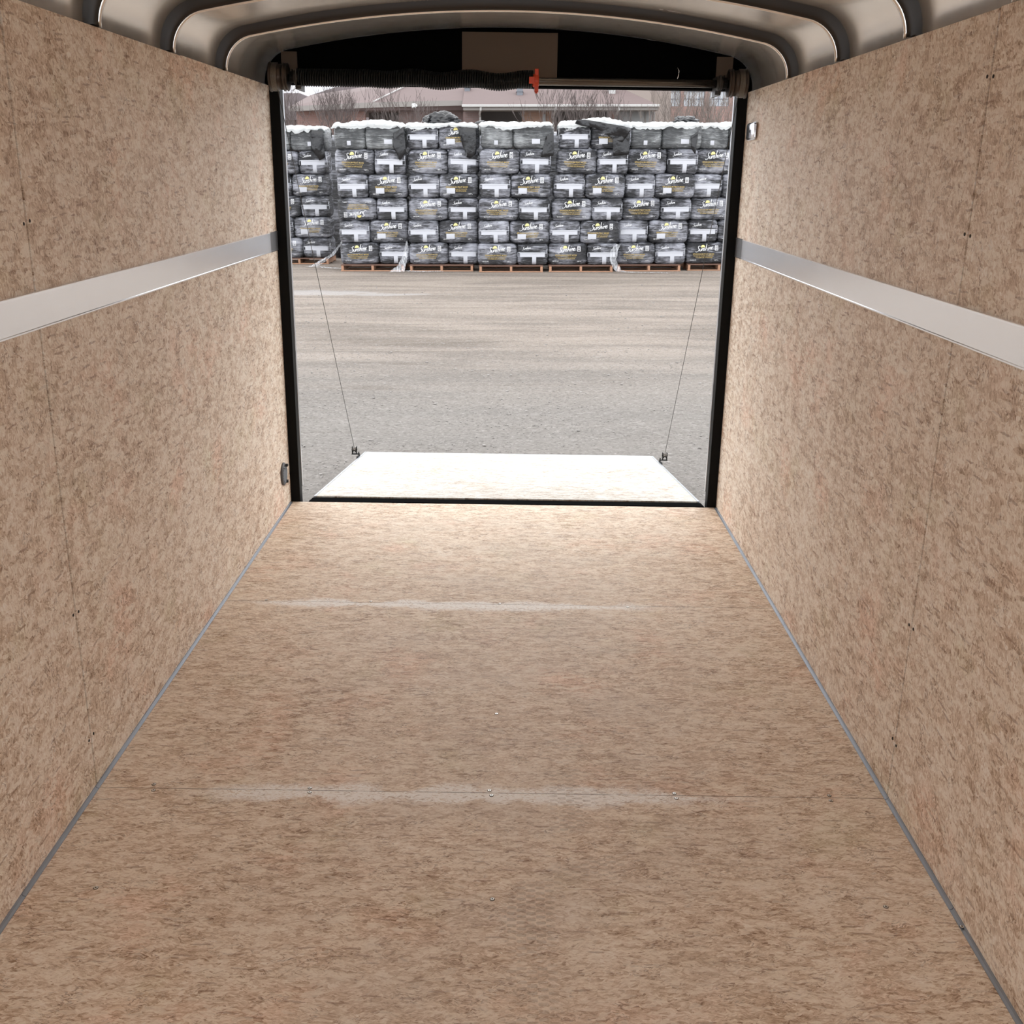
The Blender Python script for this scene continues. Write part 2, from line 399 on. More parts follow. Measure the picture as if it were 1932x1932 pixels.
# roof bows
names = {-.17: None, 1.03: 'fifth', 1.62: 'fourth', 2.215: 'third', 2.815: 'third', 3.405: 'second', 4.005: 'nearest'}
bl = {-.20: 'dark curved metal roof bow farthest behind the viewer', .42: 'dark curved metal roof bow sixth from the rear header', 1.02: 'dark curved metal roof bow fifth from the rear header',
      1.62: 'dark curved metal roof bow overhead, just outside the photo top', 2.215: 'dark curved metal roof bow cut off at the upper corners of the photo',
      2.815: 'dark curved metal roof bow third from the rear header', 3.405: 'dark curved metal roof bow second from the rear header', 4.005: 'dark curved metal roof bow nearest the rear header'}
for yb, lab in bl.items():
    if yb < 1.5: continue
    b = empty('roof_bow', (0, yb, 2.04), lab, 'roof bow', 'curved roof bows')
    A = arch(-.004); B = arch(.036, zb=1.78); A2 = arch(-.004)
    off = lambda pts, y: [(x, y, z-2.04) for x, z in pts]
    prof_ = [(.000, -.012), (.002, .012), (.006, .022), (.010, .032), (.016, .0345), (.030, .0345), (.034, -.012)]
    bm = nb(); loft(bm, [off(arch(d, zb=1.8465), y) for y, d in prof_]); obj('bow', bm, M['bow'], b, True)
    bm = nb(); loft(bm, [off(arch(d, zb=1.8465), y) for y, d in [(.0130, .0335), (.0145, .0385), (.022, .0385), (.026, .0335)]]); tag(obj('flange', bm, M['bow_edge'], b, True), 'bent edge with rim light in its colour', None)

# ------------------------------------------------------------------ spring shaft with drums
YS, ZS = 4.622, 1.870
cb = empty('counterbalance', (0, YS, ZS), 'long horizontal spring shaft with cable drums under the black header', 'door spring')
def side_z(x): return .0
obj('shaft', lathe(nb(), [(-.985, .0155), (.985, .0155)], 'x', (0, 0, -.003), 20), M['shaft'], cb, True)
bm = nb(); pts = []; n_t = 96; st = 12; x0, x1 = -.862, .098
for i in range(n_t*st+1):
    u = i/(n_t*st); x = x0+(x1-x0)*u; a = 2*PI*i/st
    sag = .0065*math.sin((x+.45)*2*PI/.235)*max(0, min(1, (x+.62)*5)) + .001
    pts.append((x, math.sin(a)*.0305, math.cos(a)*.0305+sag-.002))
tube(bm, pts, .0046, 6); obj('spring', bm, M['black_spring'], cb, True)
bm = nb(); lathe(bm, [(.098, .020), (.104, .026), (.122, .026), (.126, .020)], 'x', (0, 0, 0), 20)
box(bm, .108, .124, -.016, .016, -.044, .044, bev=.002); box(bm, .085, .108, -.042, -.030, -.014, .012, bev=.002); box(bm, .110, .120, -.018, -.006, -.050, -.044, bev=.001)
tag(obj('collar', bm, M['orange'], cb), 'orange plastic winding collar', None)
for s in (-1, 1):
    d = empty('drum_tmp')
    bm = nb()
    pr = [(.986, .030), (.985, .0585), (.979, .0600), (.975, .0560), (.943, .0535), (.942, .0515), (.915, .0505), (.914, .0560), (.909, .0565), (.907, .0515), (.899, .0520), (.896, .0560), (.891, .0545), (.889, .044), (.893, .020)]
    lathe(bm, [(s*(.936+(a-.936)*.80), r*.97) for a, r in pr], 'x', (0, 0, 0), 40)
    dr = obj('cable_drum', bm, M['drum'], cb, True)
    bm = nb(); pts = []
    for i in range(6*24+1):
        a = 2*PI*i/24; x = s*(.9640-.0225*i/144)
        pts.append((x, math.sin(a)*.0540, math.cos(a)*.0540))
    tube(bm, pts, .0017, 5); tag(obj('cable_winding', bm, M['wire'], dr, True), 'wound steel cable', None)
    bm = nb()
    for k in range(3):
        a = k*2*PI/3+.5; tube(bm, [(s*.888, math.sin(a)*.03, math.cos(a)*.03), (s*.884, math.sin(a)*.03, math.cos(a)*.03)], .005, 6)
    lathe(bm, [(s*.894, .022), (s*.874, .022)], 'x', (0, 0, 0), 16)
    obj('hub', bm, M['black_paint'], dr)
    bpy.data.objects.remove(d)
    bm = nb(); box(bm, min(s*.862, s*.868), max(s*.862, s*.868), -.03, .145, -.048, .03, bev=.002); lathe(bm, [(s*.876, .026), (s*.860, .030), (s*.852, .022)], 'x', (0, 0, 0), 20)
    box(bm, min(s*.845, s*.862), max(s*.845, s*.862), -.028, -.010, -.046, -.030, bev=.002)
    obj('bearing_bracket', bm, M['bow'], cb)
tag(obj('wire_hook', tube(nb(), [(.705, YE-.002, 1.935), (.708, YE-.02, 1.937), (.714, YE-.025, 1.925), (.713, YE-.02, 1.905), (.709, YE-.012, 1.892)], .0022, 6), M['chrome'], None, True), 'small thin white wire hook on the black header right of centre', 'hook')

# ------------------------------------------------------------------ ramp door
G = -.32
ramp = empty('ramp_door', (0, 4.885, -.008), 'lowered rear ramp door with pale strand board face', 'ramp')
sl = math.atan2(.237, 1.74)
ramp.rotation_euler = (-sl, 0, 0)
L = math.hypot(1.74, .237)
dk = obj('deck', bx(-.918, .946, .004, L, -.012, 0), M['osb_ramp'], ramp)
bm = nb(); box(bm, -.93, -.919, .004, L+.012, -.055, .0012, bev=.001); box(bm, .947, .958, .004, L+.012, -.055, .0012, bev=.001); box(bm, -.919, .947, L+.001, L+.012, -.055, .0012, bev=.001)
obj('edge_frame', bm, M['alu_frame'], ramp)
obj('outer_skin', bx(-.918, .946, .004, L, -.055, -.0125), M['black_paint'], ramp)
tag(obj('hinge_bar', bx(-.935, .963, -.105, .002, -.034, -.006, bev=.003), M['black_matte'], ramp), 'black hinge bar', None)
bm = nb()
for x in (-.7, 0, .7): box(bm, x-.03, x+.03, L-.06, L+.01, -.085, -.055, bev=.004)
obj('bumper', bm, M['rubber'], ramp)
for s, xe, yy, sd in ((-1, -.93, 1.535, 'left'), (1, .958, 1.45, 'right')):
    bm = nb()
    q = lambda a, b: tuple(sorted((xe+s*a, xe+s*b)))
    box(bm, *q(.0005, .0045), yy-.10, yy+.03, -.045, .012, bev=.001)
    box(bm, *q(.001, .050), yy-.006, yy+.026, .012, .017, bev=.001)
    box(bm, *q(.018, .022), yy-.004, yy+.024, .017, .062, bev=.001); box(bm, *q(.044, .048), yy-.004, yy+.024, .017, .062, bev=.001)
    box(bm, *q(.0005, .006), yy-.012, yy+.0, .0, .03, bev=.001)
    br = obj('cable_bracket', bm, M['black_paint'], ramp)
    bm = nb(); lathe(bm, sorted([(xe+s*.024, .016), (xe+s*.0285, .016), (xe+s*.031, .010), (xe+s*.0375, .010), (xe+s*.040, .016), (xe+s*.043, .016)]), 'x', (0, yy+.01, .042), 18)
    tube(bm, [(xe+s*.015, yy+.01, .042), (xe+s*.051, yy+.01, .042)], .004, 8)
    obj('pulley', bm, M['shaft'], br)
    R = Matrix.Translation(ramp.location) @ Matrix.Rotation(-sl, 4, 'X')
    e1 = R @ Vector((xe+s*.034, yy+.012, .052)); s1 = Vector((s*.942, YS-.02, ZS-.050))
    tag(obj('lift_cable', tube(nb(), [s1, e1], .0015, 6), M['cable'], None, True), 'thin dark lift cable from the %s drum down to the ramp edge' % sd, 'cable', 'ramp lift cables')

# ------------------------------------------------------------------ wall fittings
v = empty('wall_vent', (-WX, 4.627, .177), 'round dark grey louvred vent low on the left wall', 'vent')
bm = nb(); lathe(bm, [(0, .053), (.006, .053), (.010, .048), (.010, .040), (.006, .039)], 'x', (0, 0, 0), 36); obj('vent_ring', bm, M['vent'], v, True)
bm = nb()
for k in range(9):
    z = -.034+k*.0085; hw = math.sqrt(.038**2-z*z)
    poly_extrude(bm, [(.006, -hw, z), (.012, -hw, z-.004), (.013, -hw, z-.003), (.007, -hw, z+.002)], (0, 2*hw, 0))
obj('louvres', bm, M['vent'], v); 
bm = nb(); box(bm, .004, .020, .018, .03, .030, .042, bev=.001); obj('tab', bm, M['vent_dark'], v); obj('tab', bx(.004, .018, .014, .028, -.046, -.034, bev=.001), M['vent_dark'], v)
pl = empty('wall_plate', (WX, 4.592, 1.686), 'small rounded chrome plate high on the right wall by the opening', 'plate')
obj('plate', bx(-.016, 0, -.078, .078, -.034, .034, bev=.009), M['chrome'], pl, True)
obj('screw_head', lathe(nb(), [(-.0185, .004), (-.015, .006)], 'x', (0, 0, 0), 12), M['vent_dark'], pl)

# screws
sw_bm = nb(); lathe(sw_bm, [(-.001, .0047), (.0003, .0046), (.0007, .0038)], 'z', (0, 0, 0), 14)
def screw_thing():
    o = obj('floor_screw', sw_bm, M['screw'], None)
    r = obj('recess', lathe(nb(), [(.0006, .0019), (.0009, .0019)], 'z', (0, 0, 0), 6), M['hole'], o)
    h = obj('countersink', lathe(nb(), [(-.0008, .0058), (-.0003, .0056)], 'z', (0, 0, 0), 14), M['hole'], o)
    return o
proto = screw_thing(); first = True
fs = [(-.873, 2.345, 'upper', 'first screw pair from the left on the near dusty joint'), (-.865, 2.318, 'lower', 'first screw pair from the left on the near dusty joint'),
      (-.469, 2.338, 'upper', 'second screw pair from the left on the near dusty joint'), (-.466, 2.319, 'lower', 'second screw pair from the left on the near dusty joint'),
      (-.007, 2.338, 'upper', 'middle screw pair on the near dusty joint'), (-.001, 2.316, 'lower', 'middle screw pair on the near dusty joint'),
      (.469, 2.337, 'upper', 'fourth screw pair from the left on the near dusty joint'), (.471, 2.315, 'lower', 'fourth screw pair from the left on the near dusty joint'),
      (.868, 2.338, 'upper', 'rightmost screw pair on the near dusty joint'), (.866, 2.315, 'lower', 'rightmost screw pair on the near dusty joint'),
      (-.861, 3.566, None, 'leftmost screw on the far dusty joint'), (-.475, 3.566, None, 'second screw from the left on the far dusty joint'),
      (.001, 3.563, None, 'middle screw on the far dusty joint'), (.471, 3.546, None, 'right screw on the far dusty joint'),
      (-.866, 1.935, None, 'lone floor screw near the left wall in the foreground'), (.01, 1.916, None, 'lone floor screw at the middle of the foreground'),
      (.87, 1.91, None, 'lone floor screw near the right wall in the foreground'), (.004, 2.739, None, 'lone floor screw between the two dusty joints')]
for x, y, k, where in fs:
    o = proto if first else copy_tree(proto); first = False
    o.location = (x, y, 0.0008)
    lab = ('%s screw of the %s' % (k, where)) if k else ('small '+where)
    tag(o, lab, 'screw', 'screws in the floor')
nproto = obj('wall_nail', lathe(nb(), [(-.0008, .0040), (.0006, .0037)], 'x', (0, 0, 0), 10), M['hole'])
ns = [(-1, 2.320, .483, 'near', 'left wall joint at knee height'), (-1, 2.351, .479, 'far', 'left wall joint at knee height'), (-1, 2.320, .140, 'near', 'foot of the left wall joint'), (-1, 2.350, .143, 'far', 'foot of the left wall joint'),
      (1, 2.348, .477, 'far', 'right wall joint at knee height'), (1, 2.320, .478, 'near', 'right wall joint at knee height'), (1, 2.350, .162, 'far', 'foot of the right wall joint'), (1, 2.322, .157, 'near', 'foot of the right wall joint'),
      (1, 2.350, 1.717, 'far', 'top of the right wall joint'), (1, 2.320, 1.715, 'near', 'top of the right wall joint'), (1, 2.350, 1.400, 'far', 'right wall joint just above the rail'), (1, 2.320, 1.398, 'near', 'right wall joint just above the rail'),
      (-1, 2.350, 1.40, 'far', 'left wall joint just above the rail'), (-1, 2.320, 1.395, 'near', 'left wall joint just above the rail')]
for i, (s, y, z, k, where) in enumerate(ns):
    o = nproto if i == 0 else copy_tree(nproto)
    o.location = (s*(WX-.0004), y, z); tag(o, 'nail head at the %s, %s of the pair' % (where, k), 'nail', 'nails in the walls')
for i, (y, z_) in enumerate(((1.844, .004),)):
    o = copy_tree(proto); o.location = (WX-.006, y, .0055); tag(o, 'bolt head standing on the right galvanised floor strip', 'screw', 'screws in the floor')

# ================================================================== outdoors: level ground, the trailer stands slightly tilted on it
T = Matrix.Rotation(-.0144, 4, 'Y')
def ext(o, loc=(0, 0, 0), rz=0, ry=0, sc=1):
    m = T @ Matrix.Translation(loc) @ Matrix.Rotation(rz, 4, 'Z') @ Matrix.Rotation(ry, 4, 'Y')
    if sc != 1: m = m @ Matrix.Diagonal((sc, sc, sc, 1) if not hasattr(sc, '__len__') else (*sc, 1))
    o.matrix_world = m; return o

def gravel_mat():
    t = NT('gravel_yard'); o = t.obj()
    sx = t.mapping(o, (0, 0, 0), (0, 0, .03), (.35, 2.2, 1))
    sp = t.n('SeparateXYZ', {0: o})
    tr = t.noise(sx, 1.1, 5, .6, .4)
    big = t.noise(o, .25, 4, .6)
    fine = t.noise(t.mapping(o, (0, 0, 0), (0, 0, 0), (.8, 1, 1)), 30, 6, .82)
    vf = t.n('TexVoronoi', {'Vector': o, 'Scale': 60}); vr = t.n('SeparateColor', {0: vf.outputs['Color']})
    vf2 = t.n('TexVoronoi', {'Vector': o, 'Scale': 19}); vr2 = t.n('SeparateColor', {0: vf2.outputs['Color']})
    base = t.mix(t.smooth(t.math('ADD', t.math('MULTIPLY', tr, .7), t.math('MULTIPLY', big, .3)), .35, .62), rgb(.175, .148, .126), rgb(.295, .25, .213))
    near = t.smooth(sp.outputs[1], 11.5, 7.0)
    near = t.math('SUBTRACT', 1.0, t.smooth(sp.outputs[1], 7.5, 12.5))
    base = t.mix(t.math('MULTIPLY', near, .85), base, t.mix(big, rgb(.18, .169, .157), rgb(.235, .222, .208)))
    trk = t.noise(t.mapping(o, (4, 0, 0), (0, 0, -.08), (.22, 1.9, 1)), 1.5, 5, .6, .6)
    base = t.mix(t.math('MULTIPLY', t.smooth(trk, .55, .70), .45), base, rgb(.11, .087, .068))
    c = t.mix(t.math('MULTIPLY', t.smooth(fine, .54, .70), .75), base, rgb(.42, .395, .37))
    c = t.mix(t.math('MULTIPLY', t.math('SUBTRACT', 1.0, t.smooth(fine, .30, .47)), .85), c, rgb(.12, .105, .092))
    c = t.mix(t.math('MULTIPLY', t.math('GREATER_THAN', vr.outputs[0], .90), .22), c, rgb(.40, .38, .36))
    c = t.mix(t.math('MULTIPLY', t.math('LESS_THAN', vr.outputs[0], .12), .45), c, rgb(.10, .09, .08))
    c = t.mix(t.math('MULTIPLY', t.math('GREATER_THAN', vr2.outputs[0], .96), .14), c, rgb(.40, .38, .36))
    # dried pale silt patches at the left
    for px, py, ex, ey in ((-3.3, 16.9, 1.3, .42), (-3.75, 15.1, .5, .35), (-2.0, 16.6, .9, .2)):
        dx = t.math('DIVIDE', t.math('SUBTRACT', sp.outputs[0], px), ex); dy = t.math('DIVIDE', t.math('SUBTRACT', sp.outputs[1], py), ey)
        d = t.math('ADD', t.math('MULTIPLY', dx, dx), t.math('MULTIPLY', dy, dy))
        d = t.math('ADD', d, t.math('MULTIPLY', t.math('SUBTRACT', t.noise(o, 2.5, 5, .7), .5), 2.6))
        c = t.mix(t.math('MULTIPLY', t.math('SUBTRACT', 1.0, t.smooth(d, .2, 1.1)), .55), c, rgb(.36, .352, .352))
    t.P(base=c, rough=.85, spec=.25)
    t.bump(t.math('ADD', fine, t.math('MULTIPLY', tr, .5)), .7, .03); return t.m
M['gravel'] = gravel_mat()
bm = nb()
nx, ny = 60, 80
def gh(x, y): return .018*noise.noise(Vector((x*.5, y*1.6, 0)))+.008*noise.noise(Vector((x*2, y*5, 3)))
gv = []
for j in range(ny+1):
    yy = -4+(j/ny)**1.7*110
    row = []
    for i in range(nx+1):
        xx = -70+140*i/nx if yy > 40 else (-30+60*i/nx)*(1 if abs(i-nx/2) > 0 else 1)
        amp = 1 if 6.8 < yy < 20 else 0
        row.append(bm.verts.new((xx, yy, G+gh(xx, yy)*amp-(.02 if yy < 6.8 else 0)*0)))
    gv.append(row)
for j in range(ny):
    for i in range(nx): bm.faces.new((gv[j][i], gv[j][i+1], gv[j+1][i+1], gv[j+1][i]))
g = obj('ground', bm, M['gravel'], None, True); ext(g); g['kind'] = 'structure'; g['label'] = 'flat gravel yard with faint wheel tracks'
# loose stones
bm = nb(); rs = random.Random(3)
M['stone'] = plain('loose_stone', (.25, .235, .22), .8, nscale=3, namt=.5)
for i in range(7000):
    y = 5.0+rs.random()**1.6*13; x = (rs.random()-.5)*(y*.52)+.05
    if abs(x) < 1.05 and y < 6.75: continue
    r_ = rs.uniform(.003, .0075)*(1+.45*(rs.random() < .05)*2)
    res = bmesh.ops.create_icosphere(bm, subdivisions=1, radius=r_)
    for v_ in res['verts']:
        v_.co = Vector((v_.co.x*rs.uniform(.8, 1.5), v_.co.y*rs.uniform(.8, 1.3), v_.co.z*.6))+Vector((x, y, G+gh(x, y)*(1 if y > 6.8 else 0)+r_*.2))
o = obj('loose_stones', bm, M['stone'], None); ext(o); tag(o, 'loose pale stones scattered over the gravel beyond the ramp', 'gravel', None, 'stuff')
# ------------------------------------------------------------------ peat moss bales
def film_mat(name, milky_sheen, base=(.026, .027, .031), light=(.50, .515, .585)):
    t = NT(name); o = t.obj(); rn = t.n('ObjectInfo').outputs['Random']
    sh = t.n('CombineXYZ', {0: t.math('MULTIPLY', rn, 31.0), 1: t.math('MULTIPLY', rn, 17.0), 2: t.math('MULTIPLY', rn, 57.0)}).outputs[0]
    v = t.n('VectorMath', {0: o, 1: sh}, operation='ADD').outputs[0]
    st = t.noise(t.mapping(v, (0, 0, 0), (0, .10, 0), (1.2, 1.2, 9)), 1.7, 7, .72, .9)
    st2 = t.noise(t.mapping(v, (5, 0, 0), (0, -.5, 0), (1.5, 1.5, 7)), 3.4, 6, .72, 1.2)
    big = t.noise(v, 2.2, 3, .6)
    sp = t.n('SeparateXYZ', {0: o})
    s = t.math('ADD', t.math('MULTIPLY', st, .7), t.math('MULTIPLY', st2, .45))
    s = t.math('ADD', s, t.math('MULTIPLY', t.math('SUBTRACT', big, .5), .7))
    f = t.math('MULTIPLY', t.smooth(s, .47, .79), milky_sheen)
    c = t.mix(f, rgb(*base), rgb(*light))  # pale streaks: milky film and its sheen, both mixed into the colour
    t.P(base=c, rough=t.mixf(st, .14, .36), spec=.65)
    h = t.math('ADD', t.math('MULTIPLY', st, 1.0), t.math('MULTIPLY', st2, .6))
    t.bump(h, 1.0, .05); return t.m
M['bag'] = film_mat('wrapped_black_bag', .95)
M['bag_top'] = film_mat('heavily_wrapped_bag', 1.0, (.085, .09, .095), (.42, .44, .45))
def print_mat(name, col, fade=.45):
    t = NT(name); o = t.obj(); rn = t.n('ObjectInfo').outputs['Random']
    v = t.n('VectorMath', {0: o, 1: t.n('CombineXYZ', {0: t.math('MULTIPLY', rn, 19.0), 2: t.math('MULTIPLY', rn, 41.0)}).outputs[0]}, operation='ADD').outputs[0]
    st = t.noise(t.mapping(v, (0, 0, 0), (0, .1, 0), (2, 1, 14)), 3.0, 4, .7)
    c = t.mix(t.math('MULTIPLY', t.smooth(st, .45, .75), fade), rgb(*col), rgb(.30, .31, .35))
    t.P(base=c, rough=.45); return t.m
M['p_white'] = print_mat('white_print', (.85, .86, .88), .4)
M['p_gold'] = print_mat('gold_print', (.42, .30, .085), .5)
M['p_sun'] = print_mat('yellow_sun_print', (.72, .62, .22), .3)
M['p_tape'] = print_mat('white_tape', (.50, .515, .56), .2)

def rbox(w_, d_, h_, n=16, e=9.0):
    bm = nb(); vs = {}
    def P(ix, iy, iz):
        k = (ix, iy, iz)
        if k not in vs:
            p = Vector((2*ix/n-1, 2*iy/n-1, 2*iz/n-1))
            m = max(abs(p.x), abs(p.y), abs(p.z)); lo, hi = .5, 1.0
            for _ in range(26):
                k_ = (lo+hi)/2; q = p*(k_/m)
                if abs(q.x)**e+abs(q.y)**5+abs(q.z)**5 > 1: hi = k_
                else: lo = k_
            p = p*(lo/m)*m; vs[k] = bm.verts.new((p.x*w_/2, p.y*d_/2, p.z*h_/2))
        return vs[k]
    for a in range(n):
        for b in range(n):
            for s in (0, n):
                for f in (lambda i, j: (s, i, j), lambda i, j: (i, s, j), lambda i, j: (i, j, s)):
                    bm.faces.new([P(*f(a, b)), P(*f(a+1, b)), P(*f(a+1, b+1)), P(*f(a, b+1))])
    return bm
def front(x, z, w_, d_, h_, e=9.0):
    X = min(abs(2*x/w_), .97); Z = min(abs(2*z/h_), .97)
    return -d_/2*max(1-X**e-Z**5, .02)**(1/5)
def wrapdown(bm, w_, d_, h_, off):
    for v_ in bm.verts: v_.co.y = front(v_.co.x, v_.co.z, w_, d_, h_)-off-v_.co.y
    return bm
def ribbon(bm, pts, wid, sub=5):
    P = [Vector((a, b)) for a, b in pts]
    if len(P) > 2:
        Q = [P[0]*2-P[1]]+P+[P[-1]*2-P[-2]]; out = []
        for i in range(1, len(Q)-2):
            for k in range(sub):
                u = k/sub; a, b, c, d = Q[i-1], Q[i], Q[i+1], Q[i+2]
                out.append(.5*((2*b)+(c-a)*u+(2*a-5*b+4*c-d)*u*u+(3*b-a-3*c+d)*u**3))
        out.append(P[-1]); P = out
    prev = None; n = len(P)
    for i, p in enumerate(P):
        t = (P[min(i+1, n-1)]-P[max(i-1, 0)]).normalized(); nn = Vector((-t.y, t.x))
        k = .55+.45*math.sin(PI*min(max(i/(n-1), .12), .9)); w2 = wid*.5*k*(1.25 if abs(t.y) > .7 else .85)
        a = bm.verts.new((p.x+nn.x*w2, 0, p.y+nn.y*w2)); b = bm.verts.new((p.x-nn.x*w2, 0, p.y-nn.y*w2))
        if prev: bm.faces.new((prev[0], prev[1], b, a))
        prev = (a, b)
LET = [([[(.62, .92), (.42, 1.05), (.20, .88), (.30, .60), (.44, .32), (.22, .02), (-.14, -.06), (-.24, .12)]], .62),
       ([[(0, .5), (-.03, .2), (.10, .0), (.26, .16), (.36, .5)], [(.36, .5), (.33, .15), (.44, .02)]], .46),
       ([[(.02, .5), (-.03, 0)], [(0, .28), (.15, .50), (.28, .42), (.25, .14), (.36, .0)]], .40),
       ([[(.30, .50), (.12, .56), (.05, .38), (.20, .22), (.14, .02), (-.08, .02)]], .38),
       ([[(.16, 1.25), (.06, .6), (0, 0)], [(.03, .25), (.18, .5), (.31, .40), (.27, .12), (.37, 0)]], .50),
       ([[(.05, .52), (0, .12), (.10, .0)], [(.10, .78), (.14, .88)]], .26),
       ([[(.02, .5), (-.03, 0)], [(0, .28), (.15, .50), (.28, .42), (.25, .14), (.36, .0)]], .42),
       ([[(.02, .24), (.24, .30), (.22, .48), (.06, .44), (0, .2), (.13, .0), (.36, .12)]], .36)]
def logo(cx, cz, width, rot=.15):
    bm = nb(); x = 0; tot = sum(l[1] for l in LET)
    for strokes, adv in LET:
        for s in strokes: ribbon(bm, [(x+a+.28*b, b) for a, b in s], .088)
        x += adv
    k = width/tot
    for v_ in bm.verts:
        a, b = (v_.co.x-tot/2)*k, (v_.co.z-.3)*k*1.12
        v_.co = Vector((cx+a*math.cos(rot)-b*math.sin(rot), 0, cz+a*math.sin(rot)+b*math.cos(rot)))
    return bm
FONT = {}
def text_bm(s, cx, cz, width, height, bold=.0):
    cu = bpy.data.curves.new('txt', 'FONT'); cu.body = s; cu.resolution_u = 2; cu.offset = bold
    o = bpy.data.objects.new('txt', cu); C.objects.link(o)
    dg = bpy.context.evaluated_depsgraph_get(); me = bpy.data.meshes.new_from_object(o.evaluated_get(dg))
    xs = [v_.co.x for v_ in me.vertices]; ys_ = [v_.co.y for v_ in me.vertices]
    x0, x1, y0, y1 = min(xs), max(xs), min(ys_), max(ys_)
    bm = nb(); bm.from_mesh(me)
    for v_ in bm.verts: v_.co = Vector((cx+((v_.co.x-x0)/(x1-x0)-.5)*width, 0, cz+((v_.co.y-y0)/(y1-y0)-.5)*height))
    bpy.data.objects.remove(o); bpy.data.curves.remove(cu); bpy.data.meshes.remove(me); return bm
def join(*bms):
    out = nb()
    for b in bms:
        me = bpy.data.meshes.new('j'); b.to_mesh(me); b.free(); out.from_mesh(me); bpy.data.meshes.remove(me)
    return out
def rect(bm, x0, x1, z0, z1, n=6, sh=0):
    r = []
    for j in range(n+1):
        r.append([bm.verts.new((x0+(x1-x0)*i/n+sh*j/n, 0, z0+(z1-z0)*j/n)) for i in range(n+1)])
    for j in range(n):
        for i in range(n): bm.faces.new((r[j][i], r[j][i+1], r[j+1][i+1], r[j+1][i]))
    return bm
BW, TW, BD, BH = .765, .60, .66, .455
def protos():
    D = {}
    bag_m = {}
    def mk(kind):
        wide = kind[0] == 'F' or kind[0] == 'B'
        w_ = BW if wide else TW
        root = empty('peat_bale')
        if w_ not in bag_m: 
            o = obj('bag', rbox(w_, BD, BH), M['bag'], root, True); bag_m[w_] = o.data
        else:
            o = obj('bag', bag_m[w_], None, root, True)
        A = (w_, BD, BH)
        if kind[0] in 'BC':
            me = o.data.copy(); me.materials.clear(); me.materials.append(M['bag_top']); o.data = me
            if kind == 'B': tag(obj('sticker', wrapdown(rect(nb(), -.02, .13, -.13, -.045), *A, .006), M['p_tape'], root), 'white paper sticker', None)
            else: tag(obj('sticker', wrapdown(rect(nb(), -.05, .02, -.15, -.07), *A, .006), M['p_tape'], root), 'white paper sticker', None)
            return root
        if kind[0] == 'F':
            obj('brand_lettering', wrapdown(logo(-.015, .085, .31), *A, .006), M['p_white'], root)
            bm = nb(); n = 14; c0 = bm.verts.new((-.045, 0, .120)); prev = None
            for k in range(n+1):
                a = PI*k/n+.1; v_ = bm.verts.new((-.045+.041*math.cos(a), 0, .120+.050*math.sin(a)))
                if prev: bm.faces.new((c0, prev, v_))
                prev = v_
            tag(obj('sun_emblem', wrapdown(bm, *A, .0045), M['p_sun'], root), 'pale yellow half sun', None)
            b1 = text_bm('SPHAGNUM PEAT MOSS', -.03, -.018, .41, .031, .02); b2 = text_bm('MOUSSE DE TOURBE DE SPHAIGNE', -.03, -.055, .38, .019, .01); b3 = text_bm('TOURBE DE SPHAIGNE', -.02, -.088, .33, .025, .015)
            obj('gold_lettering', wrapdown(join(b1, b2, b3), *A, .006), M['p_gold'], root)
            b1 = text_bm('3.8 CU FT', -.225, -.142, .12, .022, .015); b2 = text_bm('107 L', .225, -.142, .075, .022, .015)
            obj('volume_lettering', wrapdown(b1, *A, .006), M['p_white'], root); obj('volume_lettering', wrapdown(b2, *A, .006), M['p_white'], root)
            bm = nb()
            for q in ((.185, .245, .150, .158), (.185, .245, .058, .066), (.185, .193, .066, .150), (.237, .245, .066, .150), (.2, .23, .128, .138), (.2, .23, .108, .115), (.2, .23, .085, .096)): rect(bm, *q, n=1)
            obj('info_box', wrapdown(bm, *A, .006), M['p_white'], root)
            if kind == 'FS': tag(obj('sticker', wrapdown(rect(nb(), -.225, -.065, -.135, -.035), *A, .009), M['p_tape'], root), 'white paper sticker', None)
        if kind == 'T':
            bm = nb(); rect(bm, -w_*.475, w_*.475, -.052, .036, 10); rect(bm, -w_*.01, w_*.12, -.200, -.052, 6); 
            tag(obj('white_tape', wrapdown(bm, *A, .006), M['p_tape'], root), 'white tape in a T shape', None)
            bm = nb(); rect(bm, -w_*.46, w_*.46, .024, .042, 8, .012); rect(bm, w_*.44, w_*.47, .05, .11, 3, .006)
            obj('tape_fold', wrapdown(bm, *A, .014), M['p_tape'], root)
            obj('brand_lettering', wrapdown(logo(-.11, .118, .16), *A, .006), M['p_white'], root)
        return root
    for k in ('F', 'FS', 'T', 'B', 'C'): D[k] = mk(k)
    return D
PR = protos(); used = set()
ordn = ['bottom', 'second', 'third', 'fourth', 'fifth', 'top']
shortn = ['set-back leftmost pallet', 'second pallet from left', 'third pallet from left', 'middle pallet', 'fifth pallet from left', 'sixth pallet from left', 'rightmost pallet']
rowz = [-.196, .205, .622, 1.027, 1.460, 1.905]; rowh = [.405, .42, .41, .438, .45, .43]
stn = ['leftmost pallet, set back behind the others', 'second pallet from the left', 'third pallet from the left', 'fourth pallet from the left, the middle one', 'fifth pallet from the left', 'sixth pallet from the left', 'rightmost pallet']
